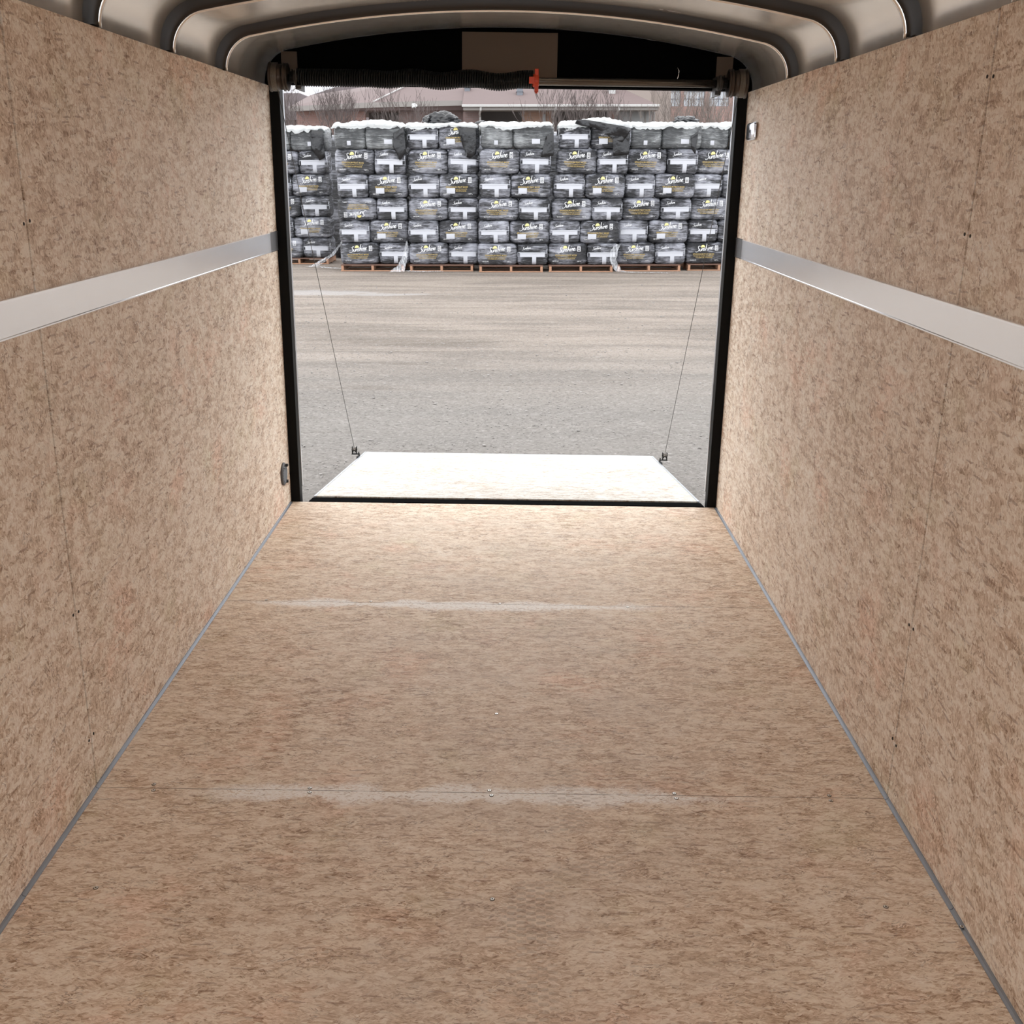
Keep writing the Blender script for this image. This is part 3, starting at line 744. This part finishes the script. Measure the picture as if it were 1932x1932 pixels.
# (x of left edge at the bottom, lean of the top, front y, top row blank?)
STK = [(-5.11, .02, 22.2, True), (-3.34, -.02, 20.64, True), (-2.01, .02, 20.60, False), (-.675, .06, 20.42, True), (.655, .19, 20.45, False), (1.97, .19, 20.62, True), (3.30, .14, 20.74, True)]
for si, (xl, lean, yf, blank) in enumerate(STK):
    rr_ = random.Random(40+si)
    for r_ in range(6):
        left_face = (r_ % 2 == 0)
        seq = [('F', BW), ('T', TW)] if left_face else [('T', TW), ('FS', BW)]
        x = xl+lean*(r_/5)**1.3+rr_.uniform(-.012, .012)
        for qi, (kind, w_) in enumerate(seq):
            k = kind
            if r_ == 5 and blank: k = 'B' if w_ == BW else 'C'
            if k in used: o = copy_tree(PR[k])
            else: o = PR[k]; used.add(k)
            sz = rowh[r_]/BH*1.03
            ry = rr_.uniform(-.012, .012)+(.025 if r_ == 4 and rr_.random() < .5 else 0)
            flip = (si == 1 and r_ == 2 and kind == 'F')
            ext(o, (x+w_*.495, yf+BD/2+rr_.uniform(-.012, .02), rowz[r_]+rowh[r_]/2), rr_.uniform(-.02, .02), ry+(PI if flip else 0), (1.0, 1, sz))
            side = 'left' if qi == 0 else 'right'
            look = {'F': 'black gold-lettered bale', 'FS': 'black lettered bale with paper sticker', 'T': 'black bale end with white T tape', 'B': 'blank cloudy-wrapped bale with sticker', 'C': 'blank cloudy-wrapped bale end'}[k]
            if flip: look = 'upside-down lettered black bale'
            tag(o, '%s, %s row, %s' % (look, ordn[r_], shortn[si]), 'bale', 'peat bales on pallets')
            x += w_*.978
for k in PR:
    if k not in used:
        for ch in list(PR[k].children): bpy.data.objects.remove(ch)
        bpy.data.objects.remove(PR[k])
# dark wrapped loads added behind the gaps to make them read dark
for gx, nm in ((-3.42, 'leftmost and second pallets'), (-2.02, 'second and third pallets'), (-.70, 'third and middle pallets'), (.66, 'middle and fifth pallets'), (2.04, 'fifth and sixth pallets'), (3.42, 'sixth and rightmost pallets')):
    hgt = 2.56; bl_ = obj('added_load', rbox(1.37, 1.0, hgt, 14, 9), M['bag'], None, True)
    ext(bl_, (gx*1.045, 22.35 if gx > -3.4 else 24.2, G+.02+hgt/2)); tag(bl_, 'added dark wrapped load behind the gap of the %s' % nm, 'wrapped load', 'wrapped loads added behind the gaps')
# pallets
M['pallet'] = plain('pallet_wood', (.36, .20, .125), .8, nscale=6, namt=.3)
M['pallet_d'] = plain('dark_pallet_wood', (.13, .07, .05), .85, nscale=6, namt=.3)  # darker wood tone for the top boards
def pallet():
    p = empty('pallet')
    for k in range(7):
        y = .0+k*.15; obj('top_board', bx(-.61, .61, y, y+.095, .104, .122, bev=.002), M['pallet_d'], p)
    for x in (-.60, -.02, .56): obj('stringer', bx(x, x+.045, .0, 1.0, .018, .104, bev=.002), M['pallet'], p)
    for y in (0, .45, .9): obj('bottom_board', bx(-.61, .61, y, y+.10, 0, .018, bev=.002), M['pallet'], p)
    return p
pp = pallet()
for si, (xl, lean, yf, blank) in enumerate(STK):
    o = pp if si == 0 else copy_tree(pp)
    ext(o, (xl+.665-(.04 if si in (1, 2, 3, 4, 5) else 0), yf-.06+(.06 if si == 0 else 0), G+.003 if si else G+.003), random.Random(si).uniform(-.015, .015))
    tag(o, 'low wooden pallet under the bales, %s' % {0: 'leftmost and set back', 1: 'second from the left', 2: 'third from the left', 3: 'fourth from the left', 4: 'fifth from the left', 5: 'sixth from the left', 6: 'rightmost'}[si], 'pallet', 'wooden pallets')
# white plastic covers
def cover_mat():
    t = NT('white_plastic_cover'); o = t.obj()
    st = t.noise(t.mapping(o, (0, 0, 0), (0, 0, 0), (2, 2, 6)), 5, 5, .65, .6)
    c = t.mix(t.smooth(st, .58, .78), rgb(.90, .92, .92), rgb(.62, .64, .66))
    t.P(base=c, rough=.35, spec=.6); t.bump(st, .9, .04); return t.m
M['cover'] = cover_mat()
def cover(w_, d_, seed, lump):
    bm = nb(); nx_, prof_ = 44, []
    cs = [(-.022, -.055), (-.026, -.03), (-.022, -.01), (.01, .022), (.06, .036), (.14, .045), (.25, .05), (.38, .05), (.52, .045), (d_-.02, .03), (d_+.02, -.02), (d_+.02, -.12)]
    rows = []
    for j, (y, z) in enumerate(cs):
        row = []
        for i in range(nx_+1):
            u = i/nx_; x = -w_/2+w_*u
            ed = min(u, 1-u)*w_; rnd_ = -.05*max(0, 1-ed/.07)**2
            nz = noise.noise(Vector((x*4+seed*7, y*5, seed)))*.034+noise.noise(Vector((x*13+seed, y*11, seed*3)))*.024+noise.noise(Vector((x*30+seed, y*20, seed*3)))*.012
            if j <= 1: zz = z+nz*1.6*(1 if j == 0 else .4); yy = y+noise.noise(Vector((x*9, seed, j)))*.006
            else: zz = z+nz+rnd_+lump*math.exp(-((u-.55)/.28)**2); yy = y
            row.append(bm.verts.new((x, yy, zz)))
        rows.append(row)
    for a, b in zip(rows, rows[1:]):
        for i in range(nx_): bm.faces.new((a[i], a[i+1], b[i+1], b[i]))
    r = bmesh.ops.solidify(bm, geom=bm.faces[:], thickness=.006)
    return bm
lumps = [.01, .04, .0, .0, .07, .0, .0]
for si, (xl, lean, yf, blank) in enumerate(STK):
    o = obj('plastic_cover', cover(1.36, .70, si+1.3, lumps[si]), M['cover'], None, True)
    ext(o, (xl+.655+lean, yf-.012, 2.325))
    tag(o, 'crumpled white plastic cover on top of the %s' % stn[si].split(',')[0], 'plastic cover', 'white covers over the pallets')
# black plastic flaps and heaps
def bp_mat():
    t = NT('crumpled_black_plastic'); o = t.obj(); st = t.noise(o, 5, 4, .55, .3)
    t.P(base=t.mix(st, rgb(.004, .004, .005), rgb(.017, .018, .021)), rough=.3, spec=.5); t.bump(st, .8, .05); return t.m
M['bplast'] = bp_mat()
def flap(outline, y, seed, label, depth=.03):
    """sheet hanging in front of the bales; outline in x,z"""
    bm = nb(); vs = [bm.verts.new((x, y, z)) for x, z in outline]; f = bm.faces.new(vs)
    bmesh.ops.triangulate(bm, faces=[f]); bmesh.ops.subdivide_edges(bm, edges=bm.edges[:], cuts=4, use_grid_fill=True)
    for v_ in bm.verts: v_.co.y += depth*noise.noise(Vector((v_.co.x*6+seed, v_.co.z*6, seed)))-.0; v_.co.x += .012*noise.noise(Vector((v_.co.x*14, v_.co.z*14, seed)))
    bmesh.ops.solidify(bm, geom=bm.faces[:], thickness=.004)
    o = obj('plastic_flap', bm, M['bplast'], None, True); ext(o); tag(o, label, 'plastic sheet', 'black plastic sheets')
flap([(-4.05, 2.30), (-3.80, 2.28), (-3.78, 1.78), (-3.90, 1.72), (-4.06, 1.95), (-4.0, 2.1)], 22.15, 1, 'torn black plastic hanging at the upper right of the leftmost pallet')
flap([(-2.23, 2.18), (-2.03, 2.30), (-2.00, 1.85), (-2.12, 1.70), (-2.24, 1.95)], 20.585, 2, 'torn black plastic hanging at the upper right of the second pallet')
flap([(-1.04, 2.30), (-.68, 2.27), (-.70, 1.82), (-.80, 1.74), (-.88, 1.76), (-.92, 1.98)], 20.545, 3, 'torn black plastic hanging at the upper right of the third pallet')
flap([(.60, 2.12), (.74, 2.20), (.74, 1.78), (.50, 1.76), (.56, 1.95)], 20.40, 4, 'torn black plastic hanging at the upper right of the middle pallet')
flap([(3.27, 2.12), (3.42, 2.22), (3.38, 1.80), (3.30, 1.90)], 20.56, 5, 'torn black plastic hanging at the upper right of the sixth pallet')
flap([(1.15, 2.40), (1.30, 2.41), (2.02, 2.29), (2.16, 2.24), (2.00, 2.02), (1.86, 2.06), (1.68, 2.16), (1.50, 2.26), (1.24, 2.30), (1.12, 2.34)], 20.36, 6, 'folded black plastic sheet draped over the top of the fifth pallet', .09)
flap([(1.82, 2.10), (2.14, 2.18), (2.12, 1.80), (1.84, 1.78)], 20.385, 9, 'smooth black plastic panel below the draped sheet on the fifth pallet', .02)
def heap(cx, cy, cz, sx, sy, sz, seed, label):
    bm = nb(); bmesh.ops.create_icosphere(bm, subdivisions=5, radius=1)
    for v_ in bm.verts:
        p = v_.co.copy(); n_ = 1+.28*noise.noise(p*1.6+Vector((seed, 0, 0)))+.16*noise.noise(p*4+Vector((seed, 1, 0)))
        rdg = abs(noise.noise(Vector((p.x*2.5+seed, p.y*2.5, p.z*2.5))))*.25
        v_.co = Vector((cx+p.x*sx*(n_+rdg), cy+p.y*sy*n_, cz+max(p.z, -.15)*sz*(n_-rdg)))
    o = obj('plastic_heap', bm, M['bplast'], None, True); ext(o); tag(o, label, 'plastic sheet', 'black plastic sheets')
heap(-1.36, 20.85, 2.40, .30, .22, .17, 3.3, 'crumpled black plastic heaped on top of the third pallet')
heap(-1.58, 20.80, 2.40, .12, .12, .10, 6.1, 'small knot of black plastic left of the heap on the third pallet')
heap(3.28, 21.3, 2.40, .24, .2, .12, 9.2, 'dark crumpled plastic peak between the sixth and rightmost pallets')
heap(-.58, 20.7, 2.36, .13, .1, .045, 4.2, 'small black plastic scrap between the third and middle pallets')
# loose ends of clear stretch film
def film():
    t = NT('clear_stretch_film'); o = t.obj(); st = t.noise(t.mapping(o, (0, 0, 0), (0, 0, 0), (14, 3, 3)), 3, 4, .7, .4)
    t.P(base=rgb(.70, .72, .75), rough=.5, alpha=t.mixf(t.smooth(st, .35, .7), .15, .6)); return t.m
M['film'] = film()
def tail(pts, wd, seed, label):
    bm = nb(); n = 26; m_ = 7; rows = []
    P = [Vector(p) for p in pts]
    for i in range(n+1):
        u = i/n*(len(P)-1); k = min(int(u), len(P)-2); p = P[k].lerp(P[k+1], u-k); w_ = wd[k]*(1-(u-k))+wd[k+1]*(u-k)
        row = []
        for j in range(m_+1):
            s = j/m_-.5
            q = p+Vector((s*w_, .05*noise.noise(Vector((s*5, u*2, seed))), .03*noise.noise(Vector((s*6+seed, u*4, 2)))))
            q.z = max(q.z, G+.02+.02*abs(noise.noise(Vector((s*9, u*7, seed)))))
            row.append(bm.verts.new(q))
        rows.append(row)
    for a, b in zip(rows, rows[1:]):
        for j in range(m_): bm.faces.new((a[j], a[j+1], b[j+1], b[j]))
    o = obj('film_tail', bm, M['film'], None, True); ext(o); tag(o, label, 'stretch film', 'loose stretch film')
tail([(-2.03, 20.5, .25), (-2.06, 20.46, .0), (-2.13, 20.38, -.2), (-2.22, 20.25, -.31)], [.03, .09, .16, .30], 1, 'loose stretch film trailing to the ground right of the second pallet')
tail([(1.98, 20.38, .20), (1.90, 20.34, .08), (1.88, 20.3, -.10), (1.98, 20.2, -.28), (2.3, 20.1, -.31), (2.85, 20.0, -.31)], [.10, .14, .12, .14, .16, .10], 2, 'long loose stretch film sweeping from the fifth pallet across the ground')
tail([(-3.42, 21.6, .2), (-3.6, 21.5, -.05), (-3.95, 21.4, -.27), (-4.1, 21.3, -.31)], [.02, .08, .16, .1], 3, 'stretch film pulled diagonally beside the leftmost pallet')
tail([(-3.9, 21.3, -.30), (-3.6, 21.1, -.31), (-3.3, 20.9, -.31)], [.2, .2, .1], 4, 'strip of stretch film lying between the two left pallets')
tail([(-2.0, 20.35, -.29), (-1.8, 20.3, -.31), (-1.4, 20.35, -.31)], [.2, .28, .15], 5, 'crumpled stretch film lying before the third pallet')

# ------------------------------------------------------------------ buildings behind
def brick_mat(name, c1, c2, mortar):
    t = NT(name); o = t.obj(); sp = t.n('SeparateXYZ', {0: o}); v = t.n('CombineXYZ', {0: t.math('ADD', sp.outputs[0], sp.outputs[1]), 1: sp.outputs[2]}).outputs[0]
    b = t.n('TexBrick', {'Vector': v, 'Color1': c1, 'Color2': c2, 'Mortar': mortar, 'Scale': 1.0, 'Mortar Size': .006, 'Brick Width': .21, 'Row Height': .075})
    t.P(base=b.outputs[0], rough=.85); return t.m
M['brick'] = brick_mat('red_brick', rgb(.30, .18, .155), rgb(.24, .145, .125), rgb(.26, .21, .195))
M['brick_o'] = brick_mat('orange_brick', rgb(.27, .16, .115), rgb(.23, .14, .10), rgb(.22, .18, .15))
M['brick_d'] = brick_mat('brown_brick', rgb(.20, .135, .125), rgb(.165, .115, .105), rgb(.18, .155, .15))
def shingle(name, a, b):
    t = NT(name); o = t.obj(); n1 = t.noise(o, 26, 4, .7); n2 = t.noise(t.mapping(o, (0, 0, 0), (0, 0, 0), (1, 1, 12)), 2.2, 3)
    t.P(base=t.mix(t.math('ADD', t.math('MULTIPLY', n1, .75), t.math('MULTIPLY', n2, .25)), rgb(*a), rgb(*b)), rough=.9); return t.m
M['roof'] = shingle('mauve_shingles', (.105, .078, .076), (.175, .132, .128))
M['roof_g'] = shingle('grey_shingles', (.12, .10, .105), (.185, .16, .165))
M['fascia'] = plain('pale_fascia', (.225, .208, .195), .6, nscale=2, namt=.06)
M['white_p'] = plain('white_gutter', (.42, .415, .405), .45, nscale=2, namt=.05)
M['shade_wall'] = plain('shaded_grey_wall', (.125, .115, .11), .8, nscale=2)  # dark tone puts the shade of the porch recesses into the wall colour
M['tan_wall'] = plain('tan_render', (.29, .245, .22), .85, nscale=1.5, namt=.08)
M['glass'] = plain('pale_window_glass', (.40, .43, .46), .12, spec=.8, nscale=1.2, namt=.3)
M['screen'] = plain('grey_screen_panel', (.22, .225, .225), .5, nscale=1.5, namt=.1)
M['muntin'] = plain('dark_muntin', (.10, .11, .14), .6)
M['vent_roof'] = plain('roof_vent_grey', (.15, .16, .18), .6)
M['pale_b'] = plain('pale_cladding', (.62, .63, .66), .7, nscale=.7, namt=.08)
def E(o): ext(o); return o
def root(name, x, y, label, cat, group=None):
    r = empty(name, (0, 0, 0), label, cat, group); ext(r, (x, y, G)); r['_o'] = 0; del r['_o']; r['ox'] = x; r['oy'] = y
    return r
def rb(r, name, bm, mat, smooth=False, label=None):
    for v_ in bm.verts: v_.co -= Vector((r['ox'], r['oy'], G))
    o = obj(name, bm, mat, r, smooth)
    if label: o['label'] = label
    return o
# centre wing
b = root('school_building', 1.8, 46, 'low brick building with a mauve shingle roof behind the middle pallets', 'building')
EZ = 4.0
bm = nb()
def pts_face(bm, *p): return bm.faces.new([bm.verts.new(q) for q in p])
rise = .33
F0, F1 = (-2.15, 45, EZ), (5.80, 45, EZ)
def rp(x, y): return (x, y, EZ+rise*(y-45))
bm = nb()
va = [bm.verts.new(p) for p in (F0, F1, rp(1.9, 52.5), rp(-2.15, 52.5), (-2.15, 60, EZ), (5.8, 60, EZ))]
bm.faces.new((va[0], va[1], va[2], va[3])); bm.faces.new((va[1], va[5], va[2])); bm.faces.new((va[2], va[5], va[4], va[3])); bm.faces.new((va[0], va[3], va[4])); bm.faces.new((va[0], va[4], va[5], va[1]))
rb(b, 'roof', bm, M['roof'])
rb(b, 'gutter', bx(-2.15, 5.80, 44.88, 45.0, 3.96, 4.06, bev=.01), M['white_p'])
rb(b, 'fascia', bx(-2.10, 5.75, 45.0, 45.06, 3.84, 3.96), M['fascia'])
rb(b, 'soffit', bx(-2.10, 5.75, 45.06, 46.0, 3.84, 3.88), M['fascia'])
rb(b, 'back_wall', bx(-2.1, 5.75, 48.0, 48.2, G, 3.95), M['shade_wall'])
rb(b, 'brick_wall', bx(-2.15, -1.45, 46.0, 46.2, G, 3.84), M['brick_d'])
rb(b, 'brick_wall', bx(.27, 1.52, 46.0, 46.2, G, 3.84), M['brick_o'])
rb(b, 'brick_wall', bx(3.86, 4.15, 46.0, 46.2, G, 3.84), M['brick'])
sc_ = rb(b, 'screen_wall', bx(4.25, 5.75, 46.1, 46.15, G, 3.84), M['screen'])
bm = nb()
for x in (4.75, 5.35, 5.68): box(bm, x, x+.035, 46.05, 46.1, G, 3.84)
rb(b, 'mullion', bm, M['fascia'])
bm = nb(); box(bm, 1.13, 1.24, 45.9, 46.0, 3.35, 3.74); rb(b, 'sign_box', bm, M['screen'])
for x in (-1.45, 1.56, 4.10):
    rb(b, 'downspout', tube(nb(), [(x+.06, 44.95, 3.96), (x+.06, 44.95, 3.86), (x, 45.4, 3.72), (x, 45.9, 3.62), (x, 45.92, G)], .045, 8), M['white_p'])
def rvent(x, y, w_, h_, mat, lab):
    z = EZ+rise*(y-45); bm = nb()
    box(bm, x-w_/2, x+w_/2, y-.2, y+.2, z-.1, z+h_*.55, bev=.01); box(bm, x-w_*.32, x+w_*.32, y-.14, y+.14, z+h_*.5, z+h_, bev=.01); box(bm, x-w_*.6, x+w_*.6, y-.22, y+.22, z+h_*.2, z+h_*.27)
    o = rb(b, 'roof_vent', bm, mat); o['label'] = lab
rvent(.18, 46.7, .25, .36, M['vent_roof'], 'dark grey stepped roof vent')
rvent(-2.02, 47.3, .22, .26, M['vent_roof'], 'dark grey box roof vent')
rvent(4.02, 46.9, .26, .42, M['white_p'], 'white roof vent')
# left wing
b = root('school_wing', -5.3, 47, 'long brick wing with a hipped shingle roof behind the left pallets', 'building')
bm = nb()
A0 = (-9.3, 45.9, 4.02); A1 = (-5.85, 46.1, 4.18); A2 = (-1.35, 45.9, 4.26); R1 = (-3.0, 52, 6.15); R2 = (-1.35, 52, 6.15); L1 = (-9.5, 52, 4.86); L2 = (-5.05, 52, 5.48)
vs = {k: bm.verts.new(p) for k, p in dict(A0=A0, A1=A1, A2=A2, R1=R1, R2=R2, L1=L1, L2=L2, b0=(-9.3, 52.2, 3.9), b1=(-1.35, 52.2, 3.9), f0=(-9.3, 46.2, 3.9), f1=(-1.35, 46.2, 3.9)).items()}
for q in (('A1', 'A2', 'R2', 'R1'), ('A0', 'A1', 'L2', 'L1'), ('A1', 'R1', 'L2'), ('L1', 'L2', 'R1', 'R2', 'b1', 'b0'), ('A0', 'L1', 'b0', 'f0'), ('A2', 'f1', 'b1', 'R2'), ('f0', 'b0', 'b1', 'f1'), ('A0', 'f0', 'f1', 'A2', 'A1')):
    bm.faces.new([vs[k] for k in q])
rb(b, 'roof', bm, M['roof'])
rb(b, 'hip_flashing', tube(nb(), [Vector(A1)+Vector((0, 0, .05)), Vector(R1)+Vector((0, 0, .03))], .028, 6), M['white_p'])
def slab(bm, p, q, t0, t1, y): poly_extrude(bm, [(p[0], p[1], p[2]+t1), (q[0], q[1], q[2]+t1), (q[0], q[1], q[2]+t0), (p[0], p[1], p[2]+t0)], (0, .06, 0))
bm = nb(); slab(bm, (-9.3, 45.84, 3.98), (-5.85, 46.04, 4.14), -.14, .06, 0); slab(bm, (-5.85, 46.04, 4.14), (-1.35, 45.84, 4.22), -.14, .06, 0)
rb(b, 'fascia', bm, M['fascia'])
rb(b, 'brick_wall', bx(-9.2, -6.3, 46.9, 47.1, G, 4.0), M['brick'])
rb(b, 'recess_wall', bx(-6.3, -4.9, 48.0, 48.1, G, 4.0), M['shade_wall'])
rb(b, 'brick_wall', bx(-4.9, -1.5, 46.9, 47.1, G, 4.05), M['brick_d'])
# right hall
b = root('brick_hall', 8.5, 50, 'tall brick hall with big paned windows behind the right pallets', 'building')
def wallx(x0, x1, z0, z1, m): return bx(x0, x1, 50, 50.25, z0, z1)
bm = nb()
box(bm, 6.88, 14, 50, 50.3, G, 4.25); box(bm, 6.88, 14, 50, 50.3, 7.2, 9)
for x0, x1 in ((7.34, 7.50), (8.41, 8.62), (9.50, 9.75), (10.6, 10.8), (11.7, 14)): box(bm, x0, x1, 50, 50.3, 4.25, 7.2)
rb(b, 'brick_wall', bm, M['brick_o'] if False else M['brick'])
rb(b, 'side_wall', bx(5.30, 6.88, 49.7, 50.3, G, 9), M['tan_wall'])
rb(b, 'roof', bx(5.2, 14.1, 49.6, 62, 9, 9.3), M['roof_g'])
for x0, x1 in ((6.90, 7.34), (7.50, 8.41), (8.62, 9.50), (9.75, 10.6), (10.8, 11.7)):
    g_ = rb(b, 'window', bx(x0, x1, 50.12, 50.16, 4.25, 7.2), M['glass'])
    bm = nb(); nn = max(1, round((x1-x0)/.22))
    for k in range(nn+1): 
        x = x0+(x1-x0)*k/nn; box(bm, x-.012, x+.012, 50.08, 50.12, 4.25, 7.2)
    z = 4.25
    while z < 7.2: box(bm, x0, x1, 50.08, 50.12, z-.014, z+.014); z += .31
    for v_ in bm.verts: v_.co -= Vector((b['ox'], b['oy'], G))
    obj('muntins', bm, M['muntin'], g_)
bm = nb(); poly_extrude(bm, [(5.9, 48.6, 3.98), (5.9, 48.6, 4.14), (3.2, 48.6, 5.62), (3.2, 48.6, 5.46)], (0, .5, 0)); rb(b, 'rake_board', bm, M['fascia'])
bm = nb(); poly_extrude(bm, [(5.9, 48.9, 4.05), (3.2, 48.9, 5.55), (3.2, 48.9, 8.8), (5.9, 48.9, 8.8)], (0, .7, 0)); rb(b, 'gable_wall', bm, M['tan_wall'])
# far houses at left
b = root('far_house', -18, 80, 'distant grey hip-roofed house at the left edge of the opening', 'building')
bm = nb(); poly_extrude(bm, [(-30, 80, 5.0), (-14.6, 80, 5.0), (-14.85, 80, 6.55), (-15.4, 80, 6.80), (-30, 80, 6.85)], (0, 8, 0)); rb(b, 'roof', bm, M['roof_g'])
rb(b, 'wall', bx(-30, -14.8, 80.4, 88, G, 5.0), M['brick_d'])
b = root('far_roof_house', -11, 78, 'distant house with a grey roof rising behind the left wing', 'building')
bm = nb(); poly_extrude(bm, [(-15.0, 78, 6.2), (-14.2, 78, 6.55), (-12.5, 78, 7.05), (-9.6, 78, 7.35), (-5, 78, 6.0), (-5, 78, 4.5), (-15.0, 78, 4.5)], (0, 6, 0)); rb(b, 'roof', bm, M['roof_g'])
rb(b, 'wall', bx(-15, -5, 78.3, 84, G, 4.6), M['brick_d'])
b = root('pale_hall', -20, 112, 'very distant pale building rising against the white sky', 'building')
rb(b, 'wall', bx(-24, -19.6, 112, 124, G, 10.6), M['pale_b'])
rb(b, 'wall', bx(-19.6, -16.8, 112, 124, G, 9.6), M['pale_b'])

# ------------------------------------------------------------------ bare trees and bushes
def bark(name, c): return plain(name, c, .9, nscale=12, namt=.25)
M['bark'] = bark('grey_bark', (.10, .082, .078)); M['twig'] = bark('red_twigs', (.155, .105, .095)); M['bark2'] = bark('pale_bark', (.17, .145, .13))
def grow(bm, p, d, length, rad, depth, R, spread, ups):
    pts = [p]; rr = [rad]; n = 4
    for i in range(n):
        d = (d+Vector((R.uniform(-.16, .16), R.uniform(-.16, .16), ups*.12+R.uniform(-.05, .08)))).normalized()
        p = p+d*length/n; pts.append(p); rr.append(rad*(1-.45*(i+1)/n))
    tube(bm, pts, rr, 5 if depth > 2 else 3, False)
    if depth == 0: return
    k = R.choice((2, 3, 3)) if depth > 1 else 3
    for j in range(k):
        at = R.randint(2, n) if j else n
        a = R.uniform(0, 2*PI); s = spread*R.uniform(.6, 1.3)
        nd = (d+Vector((math.cos(a)*s, math.sin(a)*s*.6, R.uniform(-.05, .3)))).normalized()
        grow(bm, pts[at], nd, length*R.uniform(.62, .85), max(rr[at]*.74, .0065), depth-1, R, spread, ups)
def tree(name, x, y, stems, z1, length, rad, depth, seed, mat, label, cat, spread=.45, lean=.35, group='bare trees behind the pallets', base_h=1.2):
    R = random.Random(seed); r = empty(name, label=label, cat=cat, group=group)
    ext(r, (x, y, G))
    bm = nb(); b2 = nb()
    if name == 'bare_tree': tube(bm, [(0, 0, -.05), (.01, 0, base_h*.5), (0, 0, base_h)], [rad*1.7, rad*1.4, rad*1.2], 8)
    for k in range(stems):
        a = 2*PI*k/stems+R.uniform(-.4, .4); l_ = lean*R.uniform(.4, 1.2)
        bp_ = Vector((0, 0, base_h*.98)) if name == 'bare_tree' else Vector((R.uniform(-.5, .5), R.uniform(-.2, .2), 0))
        grow(b2, bp_, Vector((math.cos(a)*l_, math.sin(a)*l_*.6, 1)).normalized(), length*R.uniform(.85, 1.15), rad, depth, R, spread, 1)
    if name == 'bare_tree': obj('trunk', bm, mat, r, True)
    else: bm.free()
    obj('branches', b2, mat, r)
TR = [(-7.9, 38.5, 6, 'bark', 11, 'bare grey tree at the far left beside the door post'), (-5.9, 38, 9, 'bark', 12, 'bare many-stemmed tree behind the second pallet'),
      (-4.0, 38, 5, 'bark', 13, 'bare tree behind the third pallet, left of the black plastic heap'), (1.35, 38, 4, 'bark', 14, 'bare forked tree behind the gap beside the fifth pallet'),
      (2.35, 38.4, 5, 'bark', 15, 'bare spreading tree behind the fifth pallet'), (3.4, 38, 3, 'bark', 16, 'bare slender tree between the white roof vent and the fifth pallet'), (5.45, 38, 4, 'bark2', 17, 'pale bare tree in front of the tan wall'),
      (6.25, 38, 5, 'bark2', 18, 'bare tree before the paned windows, right side'), (7.2, 38.5, 5, 'bark2', 19, 'bare tree at the far right beside the door post')]
for x, y, st_, m_, sd, lab in TR:
    tree('bare_tree', x, y, st_, 0, 1.2, .055, 4, sd, M[m_], lab, 'tree', spread=.58, lean=.5)
BS = [(-8.3, 39.5, 21, 'reddish bare bush low at the far left behind the wrapped pallets'), (-6.9, 40, 22, 'reddish bare bush between the two left trees'), (5.1, 40, 23, 'reddish bare bush behind the sixth pallet'),
      (6.0, 39.5, 24, 'reddish bare bush under the paned windows'), (6.9, 39.6, 25, 'reddish bare bush behind the rightmost pallet'), (7.8, 40.2, 26, 'reddish bare bush at the far right edge')]
for x, y, sd, lab in BS:
    tree('bare_bush', x, y, 13, 0, 1.25, .016, 3, sd, M['twig'], lab, 'bush', spread=.35, lean=.25, group='bare bushes behind the pallets')
# white scrap of plastic caught in a tree
bm = nb(); bmesh.ops.create_icosphere(bm, subdivisions=3, radius=1)
for v_ in bm.verts:
    p = v_.co.copy(); n_ = 1+.9*noise.noise(p*2.3+Vector((4, 0, 0))); v_.co = Vector((p.x*.08*n_, p.y*.04*n_, p.z*.07*n_))
o = obj('plastic_bag', bm, M['cover'], None, True); ext(o, (-3.42, 38.0, 3.62)); tag(o, 'white plastic bag caught in the branches behind the third pallet', 'bag')
for o in bpy.data.objects:
    for k in ('ox', 'oy'):
        if k in o: del o[k]
